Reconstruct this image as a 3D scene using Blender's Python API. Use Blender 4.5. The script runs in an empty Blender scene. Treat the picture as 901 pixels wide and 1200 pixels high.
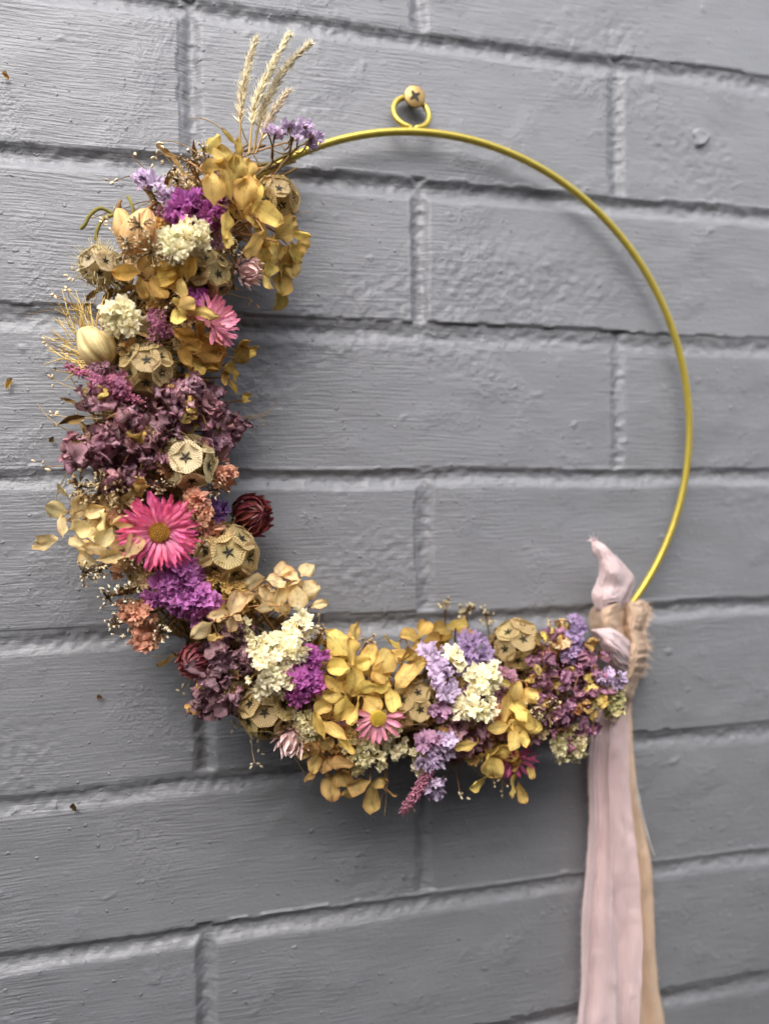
import bpy, math, random
import numpy as np
from mathutils import Vector, Matrix

random.seed(7)
rng = np.random.default_rng(11)
scene = bpy.context.scene
C = scene.collection
R = math.radians

# ------------------------------------------------------------------ camera
FPX, YAW, PITCH, ROLL = 888.5, 0.2365, -0.0258, -0.0101
CAM = Vector((0.0064, -0.380, -0.2382))
_f = Vector((math.sin(YAW) * math.cos(PITCH), math.cos(YAW) * math.cos(PITCH), math.sin(PITCH)))
_r0 = Vector((math.cos(YAW), -math.sin(YAW), 0)); _u0 = _r0.cross(_f)
CR = _r0 * math.cos(ROLL) + _u0 * math.sin(ROLL)
CU = _u0 * math.cos(ROLL) - _r0 * math.sin(ROLL)
CF = _f
cam = bpy.data.cameras.new('camera'); camo = bpy.data.objects.new('camera', cam); C.objects.link(camo)
m = Matrix((CR, CU, -CF)).transposed().to_4x4(); m.translation = CAM
camo.matrix_world = m
cam.sensor_fit = 'VERTICAL'; cam.sensor_height = 36.0; cam.lens = FPX / 1200 * 36.0
cam.clip_start = 0.01; cam.clip_end = 50
cam.dof.use_dof = True; cam.dof.focus_distance = 0.331; cam.dof.aperture_fstop = 3.7
scene.camera = camo

# ------------------------------------------------------------------ sky and soft sun
SUN_DIR = Vector((-0.28, -0.60, 0.76)).normalized()      # towards the sun
world = bpy.data.worlds.new('World'); scene.world = world; world.use_nodes = True
wn = world.node_tree.nodes; wl = world.node_tree.links
bg = wn['Background']; sky = wn.new('ShaderNodeTexSky'); sky.sky_type = 'NISHITA'; sky.sun_disc = False
sky.sun_elevation = math.asin(SUN_DIR.z); sky.sun_rotation = math.atan2(SUN_DIR.x, SUN_DIR.y)
sky.air_density = 1.0; sky.dust_density = 4.0; sky.ozone_density = 1.0
hs = wn.new('ShaderNodeHueSaturation'); hs.inputs['Saturation'].default_value = 0.45
wl.new(sky.outputs[0], hs.inputs['Color']); wl.new(hs.outputs[0], bg.inputs[0]); bg.inputs[1].default_value = 0.15
sun = bpy.data.lights.new('sun', 'SUN'); suno = bpy.data.objects.new('sun', sun); C.objects.link(suno)
sun.energy = 0.7; sun.angle = R(60); sun.color = (1, 0.965, 0.92)
suno.rotation_euler = (-SUN_DIR).to_track_quat('-Z', 'Y').to_euler()
scene.view_settings.view_transform = 'Standard'; scene.view_settings.look = 'None'
scene.view_settings.gamma = 1; scene.view_settings.use_curve_mapping = False
scene.view_settings.exposure = 1.36
scene.cycles.use_denoising = True; scene.cycles.use_adaptive_sampling = True; scene.cycles.adaptive_threshold = 0.02
scene.cycles.max_bounces = 6; scene.cycles.diffuse_bounces = 3; scene.cycles.glossy_bounces = 2; scene.cycles.transmission_bounces = 4; scene.cycles.transparent_max_bounces = 8

# ------------------------------------------------------------------ helpers
def lin(r, g, b):
    return tuple((c / 255 / 12.92) if c / 255 <= 0.04045 else ((c / 255 + 0.055) / 1.055) ** 2.4 for c in (r, g, b))

def ray(px, py):
    return CF * FPX + CR * (px - 450.5) - CU * (py - 600)

def at(px, py, d):
    """the point seen at a place of the photograph, d metres in front of the wall"""
    v = ray(px, py); t = (-d - CAM.y) / v.y
    return CAM + v * t

def mpp(p):
    return (p - CAM).dot(CF) / FPX

_perm = np.random.default_rng(5).permutation(256); _perm = np.concatenate([_perm, _perm, _perm])
_grad = np.random.default_rng(6).normal(size=(256, 3)); _grad /= np.linalg.norm(_grad, axis=1)[:, None]
def noise3(P, seed=0):
    P = np.asarray(P, float) + seed * 17.31
    I = np.floor(P).astype(int); F = P - I; I &= 255
    U = F * F * F * (F * (F * 6 - 15) + 10)
    out = 0
    for dx in (0, 1):
        for dy in (0, 1):
            for dz in (0, 1):
                h = _perm[_perm[_perm[(I[..., 0] + dx) & 255] + ((I[..., 1] + dy) & 255)] + ((I[..., 2] + dz) & 255)]
                g = _grad[h]
                d = (g * (F - np.array((dx, dy, dz)))).sum(-1)
                w = (U[..., 0] if dx else 1 - U[..., 0]) * (U[..., 1] if dy else 1 - U[..., 1]) * (U[..., 2] if dz else 1 - U[..., 2])
                out = out + w * d
    return out * 1.6

def noise2(X, Z, seed=0):
    return noise3(np.stack([X, np.full_like(X, 0.37), Z], -1), seed)

def noise2r(X, Z, seed=0):                                      # the same on a turned lattice
    return noise3(np.stack([0.8 * X + 0.55 * Z, 0.23 * X - 0.41 * Z + 0.37, 0.78 * Z - 0.5 * X], -1), seed)

class MB:
    def __init__(s):
        s.v = []; s.f = []; s.c = []; s.uv = []; s.m = []; s.n = 0
    def grid(s, P, col=(1, 1, 1), wrap=False, mat=0, uv=None):
        P = np.asarray(P, float); n, k = P.shape[:2]
        cc = np.broadcast_to(np.asarray(col, float), (n, k, 3))
        if uv is None:
            uu, vv = np.meshgrid(np.linspace(0, 1, k), np.linspace(0, 1, n)); uv = np.stack([uu, vv], -1)
        s.v.append(P.reshape(-1, 3)); s.c.append(cc.reshape(-1, 3)); s.uv.append(uv.reshape(-1, 2))
        i = np.arange(n - 1)[:, None]; j = np.arange(k if wrap else k - 1)[None, :]; j2 = (j + 1) % k
        q = np.stack([i * k + j, i * k + j2, (i + 1) * k + j2, (i + 1) * k + j], -1).reshape(-1, 4) + s.n
        s.f.extend(q.tolist()); s.m.extend([mat] * len(q)); s.n += n * k
    def tube(s, path, rad, seg=6, col=(1, 1, 1), mat=0):
        path = np.asarray(path, float); n = len(path); rad = np.broadcast_to(np.asarray(rad, float), (n,))
        T = np.gradient(path, axis=0); T /= np.linalg.norm(T, axis=1)[:, None] + 1e-12
        a = np.array((0.3, 0.8, 0.52)); rings = []
        for i in range(n):
            x = np.cross(T[i], a); x /= np.linalg.norm(x) + 1e-12; y = np.cross(T[i], x)
            th = np.linspace(0, 2 * math.pi, seg, endpoint=False)
            rings.append(path[i] + rad[i] * (np.cos(th)[:, None] * x + np.sin(th)[:, None] * y)); a = -y if False else a
        col = np.asarray(col, float)
        if col.ndim == 2: col = col[:, None, :]
        s.grid(np.array(rings), col, wrap=True, mat=mat)
    def blob(s, c, r, col=(1, 1, 1), seg=6, rings=4, axis=None, mat=0):
        th = np.linspace(0, 2 * math.pi, seg, endpoint=False); ph = np.linspace(0.05, math.pi - 0.05, rings)
        P = np.stack([np.sin(ph)[:, None] * np.cos(th), np.sin(ph)[:, None] * np.sin(th), np.cos(ph)[:, None] + 0 * th], -1)
        P = P * np.asarray(r)
        if axis is not None: P = P @ np.array(zframe(axis, random.random() * 6)).T
        s.grid(P + np.asarray(c), col, wrap=True, mat=mat)
    def add(s, o, M=None, tint=None):
        for v in o.v:
            s.v.append(v if M is None else v @ np.array(M.to_3x3()).T + np.array(M.translation))
        for c in o.c: s.c.append(c if tint is None else c * np.asarray(tint))
        s.uv += o.uv; s.f.extend([[i + s.n for i in q] for q in o.f]); s.m += o.m; s.n += o.n
    def mesh(s, name, mats):
        me = bpy.data.meshes.new(name)
        V = np.concatenate(s.v)
        me.from_pydata(V.tolist(), [], s.f)
        for mt in (mats if isinstance(mats, (list, tuple)) else [mats]): me.materials.append(mt)
        me.polygons.foreach_set('use_smooth', [True] * len(me.polygons))
        me.polygons.foreach_set('material_index', s.m)
        ca = me.color_attributes.new('Col', 'FLOAT_COLOR', 'POINT')
        cc = np.concatenate(s.c); ca.data.foreach_set('color', np.concatenate([cc, np.ones((len(cc), 1))], 1).ravel())
        uv = me.uv_layers.new(name='UVMap'); UV = np.concatenate(s.uv)
        li = np.empty(len(me.loops), int); me.loops.foreach_get('vertex_index', li)
        uv.data.foreach_set('uv', UV[li].ravel())
        me.update(); return me

def zframe(n, roll=0.0):
    """rotation whose Z is n and whose Y is the upward direction turned by roll (radians, anticlockwise)"""
    n = Vector(n).normalized(); up = Vector((0, 0, 1))
    y = up - n * up.dot(n)
    if y.length < 1e-3: y = Vector((0, 1, 0)) - n * n.y
    y.normalize(); x = y.cross(n)
    c, s_ = math.cos(roll), math.sin(roll)
    y2 = y * c - x * s_; x2 = x * c + y * s_
    return Matrix((x2, y2, n)).transposed()

def TRS(p, n, roll=0.0, s=1.0):
    if not isinstance(s, (tuple, list)): s = (s, s, s)
    M = zframe(n, roll).to_4x4() @ Matrix.Diagonal((*s, 1)); M.translation = p
    return M

WORLD_M = {}
def obj(name, me, parent=None, M=None, label=None, cat=None, group=None, kind=None):
    o = bpy.data.objects.new(name, me); C.objects.link(o)
    M = Matrix.Identity(4) if M is None else M
    WORLD_M[o.name] = M
    if parent is not None:
        o.parent = parent; o.matrix_basis = WORLD_M[parent.name].inverted() @ M
    else:
        o.matrix_basis = M
    for k, v in (('label', label), ('category', cat), ('group', group), ('kind', kind)):
        if v: o[k] = v
    return o

# ------------------------------------------------------------------ materials
def new_mat(name):
    mt = bpy.data.materials.new(name); mt.use_nodes = True
    nt = mt.node_tree; nt.nodes.clear()
    return mt, nt.nodes, nt.links

def math_node(N, L, op, a, b=None):
    x = N.new('ShaderNodeMath'); x.operation = op
    for i, v in enumerate((a, b)):
        if v is None: continue
        if isinstance(v, (int, float)): x.inputs[i].default_value = v
        else: L.new(v, x.inputs[i])
    return x.outputs[0]

def plant_mat(name, rough=0.6, transl=0.3, vary=0.35, hue=0.02, spec=0.25, vein=0.0, grain=0.25, grain_scale=900):
    """vertex colour times a per-piece and a fine variation; thin dried tissue that lets light through"""
    mt, N, L = new_mat(name)
    out = N.new('ShaderNodeOutputMaterial'); at_ = N.new('ShaderNodeVertexColor'); at_.layer_name = 'Col'
    oi = N.new('ShaderNodeObjectInfo')
    geo = N.new('ShaderNodeNewGeometry')
    nz = N.new('ShaderNodeTexNoise'); nz.inputs['Scale'].default_value = grain_scale; nz.inputs['Detail'].default_value = 3
    L.new(geo.outputs['Position'], nz.inputs['Vector'])
    nb = N.new('ShaderNodeTexNoise'); nb.inputs['Scale'].default_value = 110; nb.inputs['Detail'].default_value = 2
    L.new(geo.outputs['Position'], nb.inputs['Vector'])
    val = math_node(N, L, 'ADD', 1 - vary / 2, math_node(N, L, 'MULTIPLY', oi.outputs['Random'], vary))
    val = math_node(N, L, 'MULTIPLY', val, math_node(N, L, 'ADD', 1 - grain * 0.5, math_node(N, L, 'MULTIPLY', nz.outputs[0], grain)))
    val = math_node(N, L, 'MULTIPLY', val, math_node(N, L, 'ADD', 0.72, math_node(N, L, 'MULTIPLY', nb.outputs[0], 0.56)))
    h = N.new('ShaderNodeHueSaturation')
    r2 = math_node(N, L, 'FRACT', math_node(N, L, 'MULTIPLY', oi.outputs['Random'], 7.13))
    L.new(math_node(N, L, 'ADD', 0.5 - hue / 2, math_node(N, L, 'MULTIPLY', r2, hue)), h.inputs['Hue'])
    h.inputs['Saturation'].default_value = 0.93; L.new(math_node(N, L, 'MULTIPLY', val, 1.18), h.inputs['Value']); L.new(at_.outputs[0], h.inputs['Color'])
    p = N.new('ShaderNodeBsdfPrincipled'); p.inputs['Roughness'].default_value = rough
    p.inputs['Specular IOR Level'].default_value = spec
    L.new(h.outputs[0], p.inputs['Base Color'])
    bp = N.new('ShaderNodeBump'); bp.inputs['Strength'].default_value = 0.5; bp.inputs['Distance'].default_value = 0.0004
    hgt = nz.outputs[0]
    if vein > 0:
        uvn = N.new('ShaderNodeUVMap'); sp = N.new('ShaderNodeSeparateXYZ'); L.new(uvn.outputs[0], sp.inputs[0])
        # veins fan out from the midrib
        u = math_node(N, L, 'ABSOLUTE', math_node(N, L, 'SUBTRACT', sp.outputs[0], 0.5))
        k = math_node(N, L, 'SUBTRACT', math_node(N, L, 'MULTIPLY', sp.outputs[1], 26.0), math_node(N, L, 'MULTIPLY', u, 42.0))
        w = math_node(N, L, 'POWER', math_node(N, L, 'ABSOLUTE', math_node(N, L, 'SINE', k)), 6.0)
        hgt = math_node(N, L, 'SUBTRACT', math_node(N, L, 'MULTIPLY', nz.outputs[0], 0.6), math_node(N, L, 'MULTIPLY', w, vein))
        mid = math_node(N, L, 'POWER', math_node(N, L, 'SUBTRACT', 1.0, u), 30.0)
        bl = N.new('ShaderNodeMapRange'); n3 = N.new('ShaderNodeTexNoise'); n3.inputs['Scale'].default_value = 260; n3.inputs['Detail'].default_value = 4
        L.new(geo.outputs['Position'], n3.inputs['Vector']); L.new(n3.outputs[0], bl.inputs[0])
        bl.inputs[1].default_value = 0.52; bl.inputs[2].default_value = 0.70; bl.inputs[3].default_value = 1.0; bl.inputs[4].default_value = 0.72
        k2 = math_node(N, L, 'SUBTRACT', 1.0, math_node(N, L, 'MULTIPLY', math_node(N, L, 'ADD', w, mid), 0.24))
        v2 = math_node(N, L, 'MULTIPLY', math_node(N, L, 'MULTIPLY', val, math_node(N, L, 'MULTIPLY', k2, bl.outputs[0])), 1.3)
        L.new(v2, h.inputs['Value'])
    L.new(hgt, bp.inputs['Height']); L.new(bp.outputs[0], p.inputs['Normal'])
    if transl > 0:
        t = N.new('ShaderNodeBsdfTranslucent'); L.new(h.outputs[0], t.inputs[0]); L.new(bp.outputs[0], t.inputs['Normal'])
        mx = N.new('ShaderNodeMixShader'); mx.inputs[0].default_value = transl
        L.new(p.outputs[0], mx.inputs[1]); L.new(t.outputs[0], mx.inputs[2]); L.new(mx.outputs[0], out.inputs[0])
    else:
        L.new(p.outputs[0], out.inputs[0])
    return mt

M_petal = plant_mat('hydrangea_petal', 0.65, 0.42, 0.6, 0.022, 0.3, vein=0.55)
M_crumple = plant_mat('crumpled_petal', 0.6, 0.25, 0.7, 0.05, 0.25, vein=0.4)
M_papery = plant_mat('papery_petal', 0.5, 0.3, 0.45, 0.03, 0.3)
M_bract = plant_mat('strawflower_bract', 0.35, 0.15, 0.45, 0.03, 0.5)
M_pod = plant_mat('seed_pod_paper', 0.55, 0.35, 0.3, 0.02, 0.3)
M_statice = plant_mat('statice_floret', 0.6, 0.35, 0.35, 0.025, 0.2)
M_stem = plant_mat('dried_stem', 0.75, 0.0, 0.3, 0.03, 0.2)
M_dark = plant_mat('dark_seed', 0.5, 0.0, 0.2, 0.0, 0.3)

def paint_mat(name, grit):
    mt, N, L = new_mat(name)
    out = N.new('ShaderNodeOutputMaterial'); p = N.new('ShaderNodeBsdfPrincipled'); L.new(p.outputs[0], out.inputs[0])
    geo = N.new('ShaderNodeNewGeometry')
    def nz(scale, detail=3, vec=None, rough=0.55):
        n = N.new('ShaderNodeTexNoise'); n.inputs['Scale'].default_value = scale; n.inputs['Detail'].default_value = detail
        n.inputs['Roughness'].default_value = rough
        L.new(vec if vec is not None else geo.outputs['Position'], n.inputs['Vector']); return n.outputs[0]
    # brush strokes: noise drawn out along the courses, wandering a little
    sp = N.new('ShaderNodeSeparateXYZ'); L.new(geo.outputs['Position'], sp.inputs[0])
    wob = math_node(N, L, 'MULTIPLY', nz(9, 2), 0.007)
    zz = math_node(N, L, 'ADD', sp.outputs[2], wob)
    def stroke(sx, sz, det):
        cb = N.new('ShaderNodeCombineXYZ'); L.new(math_node(N, L, 'MULTIPLY', sp.outputs[0], sx), cb.inputs[0])
        L.new(math_node(N, L, 'MULTIPLY', sp.outputs[1], sx), cb.inputs[1])
        L.new(math_node(N, L, 'MULTIPLY', zz, sz), cb.inputs[2]); return nz(1.0, det, cb.outputs[0])
    s1 = stroke(55, 900, 3); s2 = stroke(9, 300, 2)
    patch = N.new('ShaderNodeMapRange'); L.new(nz(14, 2), patch.inputs[0])
    patch.inputs[1].default_value = 0.40; patch.inputs[2].default_value = 0.62; patch.inputs[3].default_value = 0.4; patch.inputs[4].default_value = 1.0
    st = math_node(N, L, 'MULTIPLY', math_node(N, L, 'ADD', math_node(N, L, 'MULTIPLY', s1, 0.95), math_node(N, L, 'MULTIPLY', s2, 0.10)), patch.outputs[0])
    # pimples and grit
    gm = N.new('ShaderNodeMapRange'); L.new(nz(24, 2), gm.inputs[0])
    gm.inputs[1].default_value = 0.54; gm.inputs[2].default_value = 0.66
    gm.inputs[3].default_value = grit * 0.25; gm.inputs[4].default_value = 1.0 if grit < 0.6 else grit
    gr = math_node(N, L, 'MULTIPLY', math_node(N, L, 'ADD', nz(330, 3), math_node(N, L, 'MULTIPLY', nz(700, 2), 0.4)), gm.outputs[0])
    pm = N.new('ShaderNodeMapRange'); L.new(nz(330, 1), pm.inputs[0]); pm.interpolation_type = 'SMOOTHSTEP'
    pm.inputs[1].default_value = 0.68; pm.inputs[2].default_value = 0.80; pm.inputs[3].default_value = 0; pm.inputs[4].default_value = 1.0
    hsum = math_node(N, L, 'ADD', math_node(N, L, 'ADD', math_node(N, L, 'MULTIPLY', st, 0.8), math_node(N, L, 'MULTIPLY', nz(620, 2), 0.22)), math_node(N, L, 'ADD', math_node(N, L, 'MULTIPLY', gr, 0.8), math_node(N, L, 'MULTIPLY', pm.outputs[0], 0.5)))
    b = N.new('ShaderNodeBump'); b.inputs['Strength'].default_value = 1.0; b.inputs['Distance'].default_value = 0.0009
    L.new(hsum, b.inputs['Height']); L.new(b.outputs[0], p.inputs['Normal'])
    ramp = N.new('ShaderNodeMix'); ramp.data_type = 'RGBA'
    ramp.inputs[6].default_value = (*lin(114, 116, 120), 1); ramp.inputs[7].default_value = (*lin(133, 134, 138), 1)
    L.new(math_node(N, L, 'ADD', math_node(N, L, 'MULTIPLY', nz(5, 3), 0.6), math_node(N, L, 'MULTIPLY', s2, 0.4)), ramp.inputs[0])
    L.new(ramp.outputs[2], p.inputs['Base Color'])
    p.inputs['Roughness'].default_value = 0.42; p.inputs['Specular IOR Level'].default_value = 0.5
    return mt
M_paint = paint_mat('grey_masonry_paint', 0.3)
M_paint_grit = paint_mat('grey_masonry_paint_gritty', 1.0)

def simple_mat(name, col, rough, metal=0.0, bump=0.0, bscale=400, spec=0.5, coat=0):
    mt, N, L = new_mat(name)
    out = N.new('ShaderNodeOutputMaterial'); p = N.new('ShaderNodeBsdfPrincipled'); L.new(p.outputs[0], out.inputs[0])
    geo = N.new('ShaderNodeNewGeometry'); n = N.new('ShaderNodeTexNoise'); n.inputs['Scale'].default_value = bscale
    n.inputs['Detail'].default_value = 3; L.new(geo.outputs['Position'], n.inputs['Vector'])
    mix = N.new('ShaderNodeMix'); mix.data_type = 'RGBA'
    mix.inputs[6].default_value = (*[c * 0.8 for c in col], 1); mix.inputs[7].default_value = (*[min(1, c * 1.15) for c in col], 1)
    L.new(n.outputs[0], mix.inputs[0]); L.new(mix.outputs[2], p.inputs['Base Color'])
    p.inputs['Roughness'].default_value = rough; p.inputs['Metallic'].default_value = metal; p.inputs['Specular IOR Level'].default_value = spec
    p.inputs['Coat Weight'].default_value = coat
    if bump:
        b = N.new('ShaderNodeBump'); b.inputs['Distance'].default_value = bump; L.new(n.outputs[0], b.inputs['Height']); L.new(b.outputs[0], p.inputs['Normal'])
    return mt

# ------------------------------------------------------------------ the wall: painted bricks over struck mortar
wall = obj('brick_wall', None, label='grey painted brick wall behind the wreath', cat='brick wall')
BH, BL = 0.075, 0.225
ROW0, ROW1, X0W, X1W = -6, 14, -0.90, 1.15                      # rows counted downward; row k hangs below z = -(k-1)*BH
def joint_z(x, k):                                              # lower edge of the bricks of row k
    return -k * BH + 0.0008 * math.sin(k * 2.3 + 1)
def row_xs(k):
    off = 0.0 if k % 2 else 0.1125
    xs = []; j = -6
    while off + j * BL < X1W:
        if off + j * BL > X0W - BL: xs.append(off + j * BL + 0.0016 * math.sin(k * 5.1 + j * 3.7))
        j += 1
    return xs
def joint_profile(t, d, drop, knee):
    """0 at both brick faces; falls fast under the first brick, climbs slowly to the next (struck, filled with paint)"""
    down = np.clip(t / drop, 0, 1); down = down * down * (3 - 2 * down)
    up = np.clip((t - knee) / (0.96 - knee), 0, 1); up = up * up * (3 - 2 * up)
    return -d * down * (1 - up)
JW = 0.0135                                                     # joint with its soft shoulders
ROWX = {k: np.array(row_xs(k)) for k in range(ROW0 - 2, ROW1 + 3)}
def wall_height(X, Z):
    """painted surface in metres in front of the wall plane"""
    Xw = X + 0.0010 * noise2(X * 20, Z * 20, 61) + 0.0006 * noise2r(X * 95, Z * 95, 62)
    Zw = Z + 0.0013 * noise2(X * 13, Z * 20, 63) + 0.0007 * noise2r(X * 95, Z * 95, 64)
    k = np.ceil(-Zw / BH - 1e-9).astype(int)                    # row whose lower edge is at -k*BH
    top = -(k - 1) * BH + 0.0008 * np.sin((k - 1) * 2.3 + 1)
    t = (top - Zw) / JW
    dm = np.clip(0.0021 + 0.0013 * noise2(X * 5, Z * 9, 65), 0.0009, 0.0033)
    hb = joint_profile(np.where((t >= 0) & (t <= 1), t, 0), dm, 0.42, 0.50)
    hp = np.zeros_like(X); pp = np.zeros_like(X); fc = np.zeros_like(X)
    for kk in np.unique(k):
        m = k == kk; xs = ROWX.get(int(kk))
        if xs is None: continue
        x = Xw[m]; i = np.clip(np.searchsorted(xs, x) - 1, 0, len(xs) - 1)
        tt = (x - xs[i]) / (JW * 0.95)
        ok = (tt >= 0) & (tt <= 1)
        dp = np.clip(0.0027 + 0.0012 * noise2(X[m] * 8, Z[m] * 6, 66), 0.0016, 0.0040)
        hp[m] = joint_profile(np.where(ok, tt, 0), dp, 0.44, 0.50)
        cid = kk * 31 + i * 7
        fc[m] = 0.0006 * np.sin(cid * 1.7) + (x - xs[i] - 0.11) * 0.004 * np.sin(cid * 2.9)
    h = np.minimum(hb, hp)
    inj = np.clip(-h / 0.0014, 0, 1)
    h = h + fc * (1 - inj)
    h = h + 0.0006 * noise2(X * 9, Z * 22, 1) + 0.00035 * noise2(X * 40, Z * 60, 2)
    rough = np.clip(noise2(X * 11, Z * 16, 3) * 3 - 0.7, 0, 1)
    h = h + np.maximum(rough * 0.8, inj * 1.3) * (0.00048 * noise2r(X * 230, Z * 230, 4) + 0.0003 * noise2r(X * 460, Z * 460, 6))
    lump = np.clip(noise2r(X * 120, Z * 150, 8) - 0.62, 0, 1)      # runs and pimples of thick paint
    return h + 0.0022 * lump
def wall_patch(b, x0, x1, z0, z1, nx, nz, off=0.0, skirt=False):
    X, Z = np.meshgrid(np.linspace(x0, x1, nx), np.linspace(z0, z1, nz))
    P = np.stack([X, -(wall_height(X, Z) + off), Z], -1); b.grid(P)
    if skirt:
        for e_ in (P[0], P[-1], P[:, 0], P[:, -1]):
            back = e_.copy(); back[:, 1] = 0.012; b.grid(np.stack([e_, back]))
mortar_v = MB()
nb = 0
for k in range(ROW0, ROW1):
    zt = joint_z(0, k - 1) - JW; zb = joint_z(0, k)
    xs = row_xs(k)
    inrow = -1 <= k <= 9
    if inrow:
        wall_patch(mortar_v, -0.16, 0.46, zt - 0.0008, zt + JW + 0.0008, 620, 18, -0.0001)
        wall_patch(mortar_v, X0W, -0.16, zt - 0.0008, zt + JW + 0.0008, 90, 8, -0.0001); wall_patch(mortar_v, 0.46, X1W, zt - 0.0008, zt + JW + 0.0008, 90, 8, -0.0001)
    else:
        wall_patch(mortar_v, X0W, X1W, zt - 0.0008, zt + JW + 0.0008, 200, 6, -0.0001)
    for i in range(len(xs) - 1):
        xa, xb = xs[i] + JW * 0.95, xs[i + 1]
        near = inrow and xb > -0.12 and xa < 0.40
        wall_patch(mortar_v, xb - 0.0008, xb + JW * 0.95 + 0.0008, zb - 0.0004, zt + 0.0004, 18 if near else 6, 70 if near else 12, -0.0001)
        nb += 1
        b = MB()
        nx, nz = (250, 78) if near else (24, 9)
        wall_patch(b, xa, xb, zb, zt, nx, nz, 0.0, True)
        obj('brick', b.mesh('brick', M_paint), wall)
obj('mortar', mortar_v.mesh('mortar', M_paint_grit), wall)
# unseen screen added behind the camera: it takes the sky from the lower courses
b = MB(); gx = np.linspace(-2.6, 3.0, 30); gz = np.linspace(-1.6, 0.35, 16); GX, GZ = np.meshgrid(gx, gz)
b.grid(np.stack([GX, -1.0 + 0.004 * noise2(GX * 6, GZ * 6, 9), GZ], -1))
b.grid(np.array([[(x, -1.0, 0.35), (x, -1.22, 0.35)] for x in gx])); b.grid(np.array([[(x, -1.22, 0.35), (x, -1.22, -1.6)] for x in gx]))
obj('added_sky_blocker', b.mesh('added_sky_blocker', simple_mat('sky_blocker_matte', lin(96, 90, 84), 0.85, 0, 0.001, 60)), None, None, kind='structure')
# the filled screw hole up on the right
b = MB(); pc = at(822, 160, 0.0012)
th = np.linspace(0, 2 * math.pi, 20, endpoint=False)
rr_ = np.array([0.0, 0.4, 0.75, 1.0, 1.25])[:, None]; rad = 0.0042 * (1 + 0.18 * np.sin(3 * th + 1) + 0.1 * np.sin(5 * th))
hh_ = np.array([0.0004, 0.0003, 0.0006, 0.0009, -0.0015])[:, None] + 0 * th
P = np.stack([pc.x + rr_ * rad * np.cos(th), -0.0006 - hh_ + 0 * rr_, pc.z + rr_ * rad * np.sin(th)], -1)
b.grid(P, lin(176, 176, 180), wrap=True)
obj('filled_hole', b.mesh('filled_hole', simple_mat('pale_filler', lin(138, 139, 142), 0.6, 0, 0.0003, 900)), wall)

# ------------------------------------------------------------------ screw
HC = Vector((0.12328, 0, -0.20368)); HR = 0.14629; HD = 0.010
sp_ = at(486, 113, 0.0075)
M_brass = simple_mat('zinc_brass_screw', lin(176, 146, 94), 0.42, 0.75, 0.0001, 900)
M_slot = simple_mat('screw_recess', lin(40, 34, 24), 0.7)
screw = obj('screw', None, None, Matrix.Translation((sp_.x, 0, sp_.z)), 'brass cross-head screw in the wall holding up the wreath', 'screw')
b = MB(); prof = [(0.0002, 0.0079), (0.0050, 0.0079), (0.0055, 0.0076), (0.0056, 0.0070), (0.0052, 0.0065), (0.0022, 0.0050), (0.0017, 0.003), (0.0017, -0.006)]
th = np.linspace(0, 2 * math.pi, 28, endpoint=False)
b.grid(np.array([[(r * math.cos(t), -y, r * math.sin(t)) for t in th] for r, y in prof]), wrap=True)
head = obj('screw_head', b.mesh('screw_head', M_brass), screw, Matrix.Translation((sp_.x, 0, sp_.z)))
b = MB()
for a in (R(35), R(125)):
    d = np.array((math.cos(a), 0, math.sin(a))); e = np.array((-math.sin(a), 0, math.cos(a)))
    row = []
    for s_, w in ((-1, 0.10), (-0.75, 0.22), (-0.25, 0.30), (0.25, 0.30), (0.75, 0.22), (1, 0.10)):
        row.append([d * s_ * 0.0031 - e * w * 0.0031, d * s_ * 0.0031 + e * w * 0.0031])
    P = np.array(row); P[..., 1] = -0.00805 - (0.00006 if a > 1 else 0); b.grid(P)
obj('cross_recess', b.mesh('cross_recess', M_slot), head, Matrix.Translation((sp_.x, 0, sp_.z)))

# ------------------------------------------------------------------ the wreath
WB = Vector((HC.x, -HD, HC.z - HR))
wreath = obj('dried_flower_wreath', None, None, Matrix.Translation(WB),
             'brass hoop wreath with a crescent of dried flowers hung on the wall', 'wreath')
M_hoop = simple_mat('yellow_brass_wire', lin(190, 170, 74), 0.30, 0.5, 0.00012, 260, 0.6)
b = MB(); aa = np.linspace(0, 2 * math.pi, 241)
path = np.stack([HC.x + HR * np.cos(aa), -HD + 0.0008 * np.sin(aa * 2), HC.z + HR * np.sin(aa)], -1)
th = np.linspace(0, 2 * math.pi, 14, endpoint=False); RW = 0.0019
rings = [np.stack([p[0] + RW * np.cos(t_) * math.cos(a), ], 0) if False else
         np.array([(p[0] + RW * math.cos(t_) * math.cos(a), p[1] + RW * math.sin(t_), p[2] + RW * math.cos(t_) * math.sin(a)) for t_ in th]) for p, a in zip(path, aa)]
b.grid(np.array(rings), wrap=True)
hoop = obj('hoop', b.mesh('hoop', M_hoop), wreath, None, 'thin yellow brass wire hoop')
b = MB()
top = at(483, 152, HD); lc = at(484, 129, HD); lr = (top - lc).length
a2 = np.linspace(-R(80), R(260), 60)
lp = [(lc.x + lr * 0.95 * math.cos(a), -HD + 0.0034 * (1 + math.sin(a)) , lc.z + lr * (0.90 if math.sin(a) < 0 else 0.98) * math.sin(a)) for a in a2]
lp = [(top.x + 0.0012, -HD, top.z - 0.0003)] + lp + [(top.x - 0.0012, -HD, top.z - 0.0003)]
b.tube(lp, 0.00145, 10)
obj('hanging_loop', b.mesh('hanging_loop', M_hoop), hoop)

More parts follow.
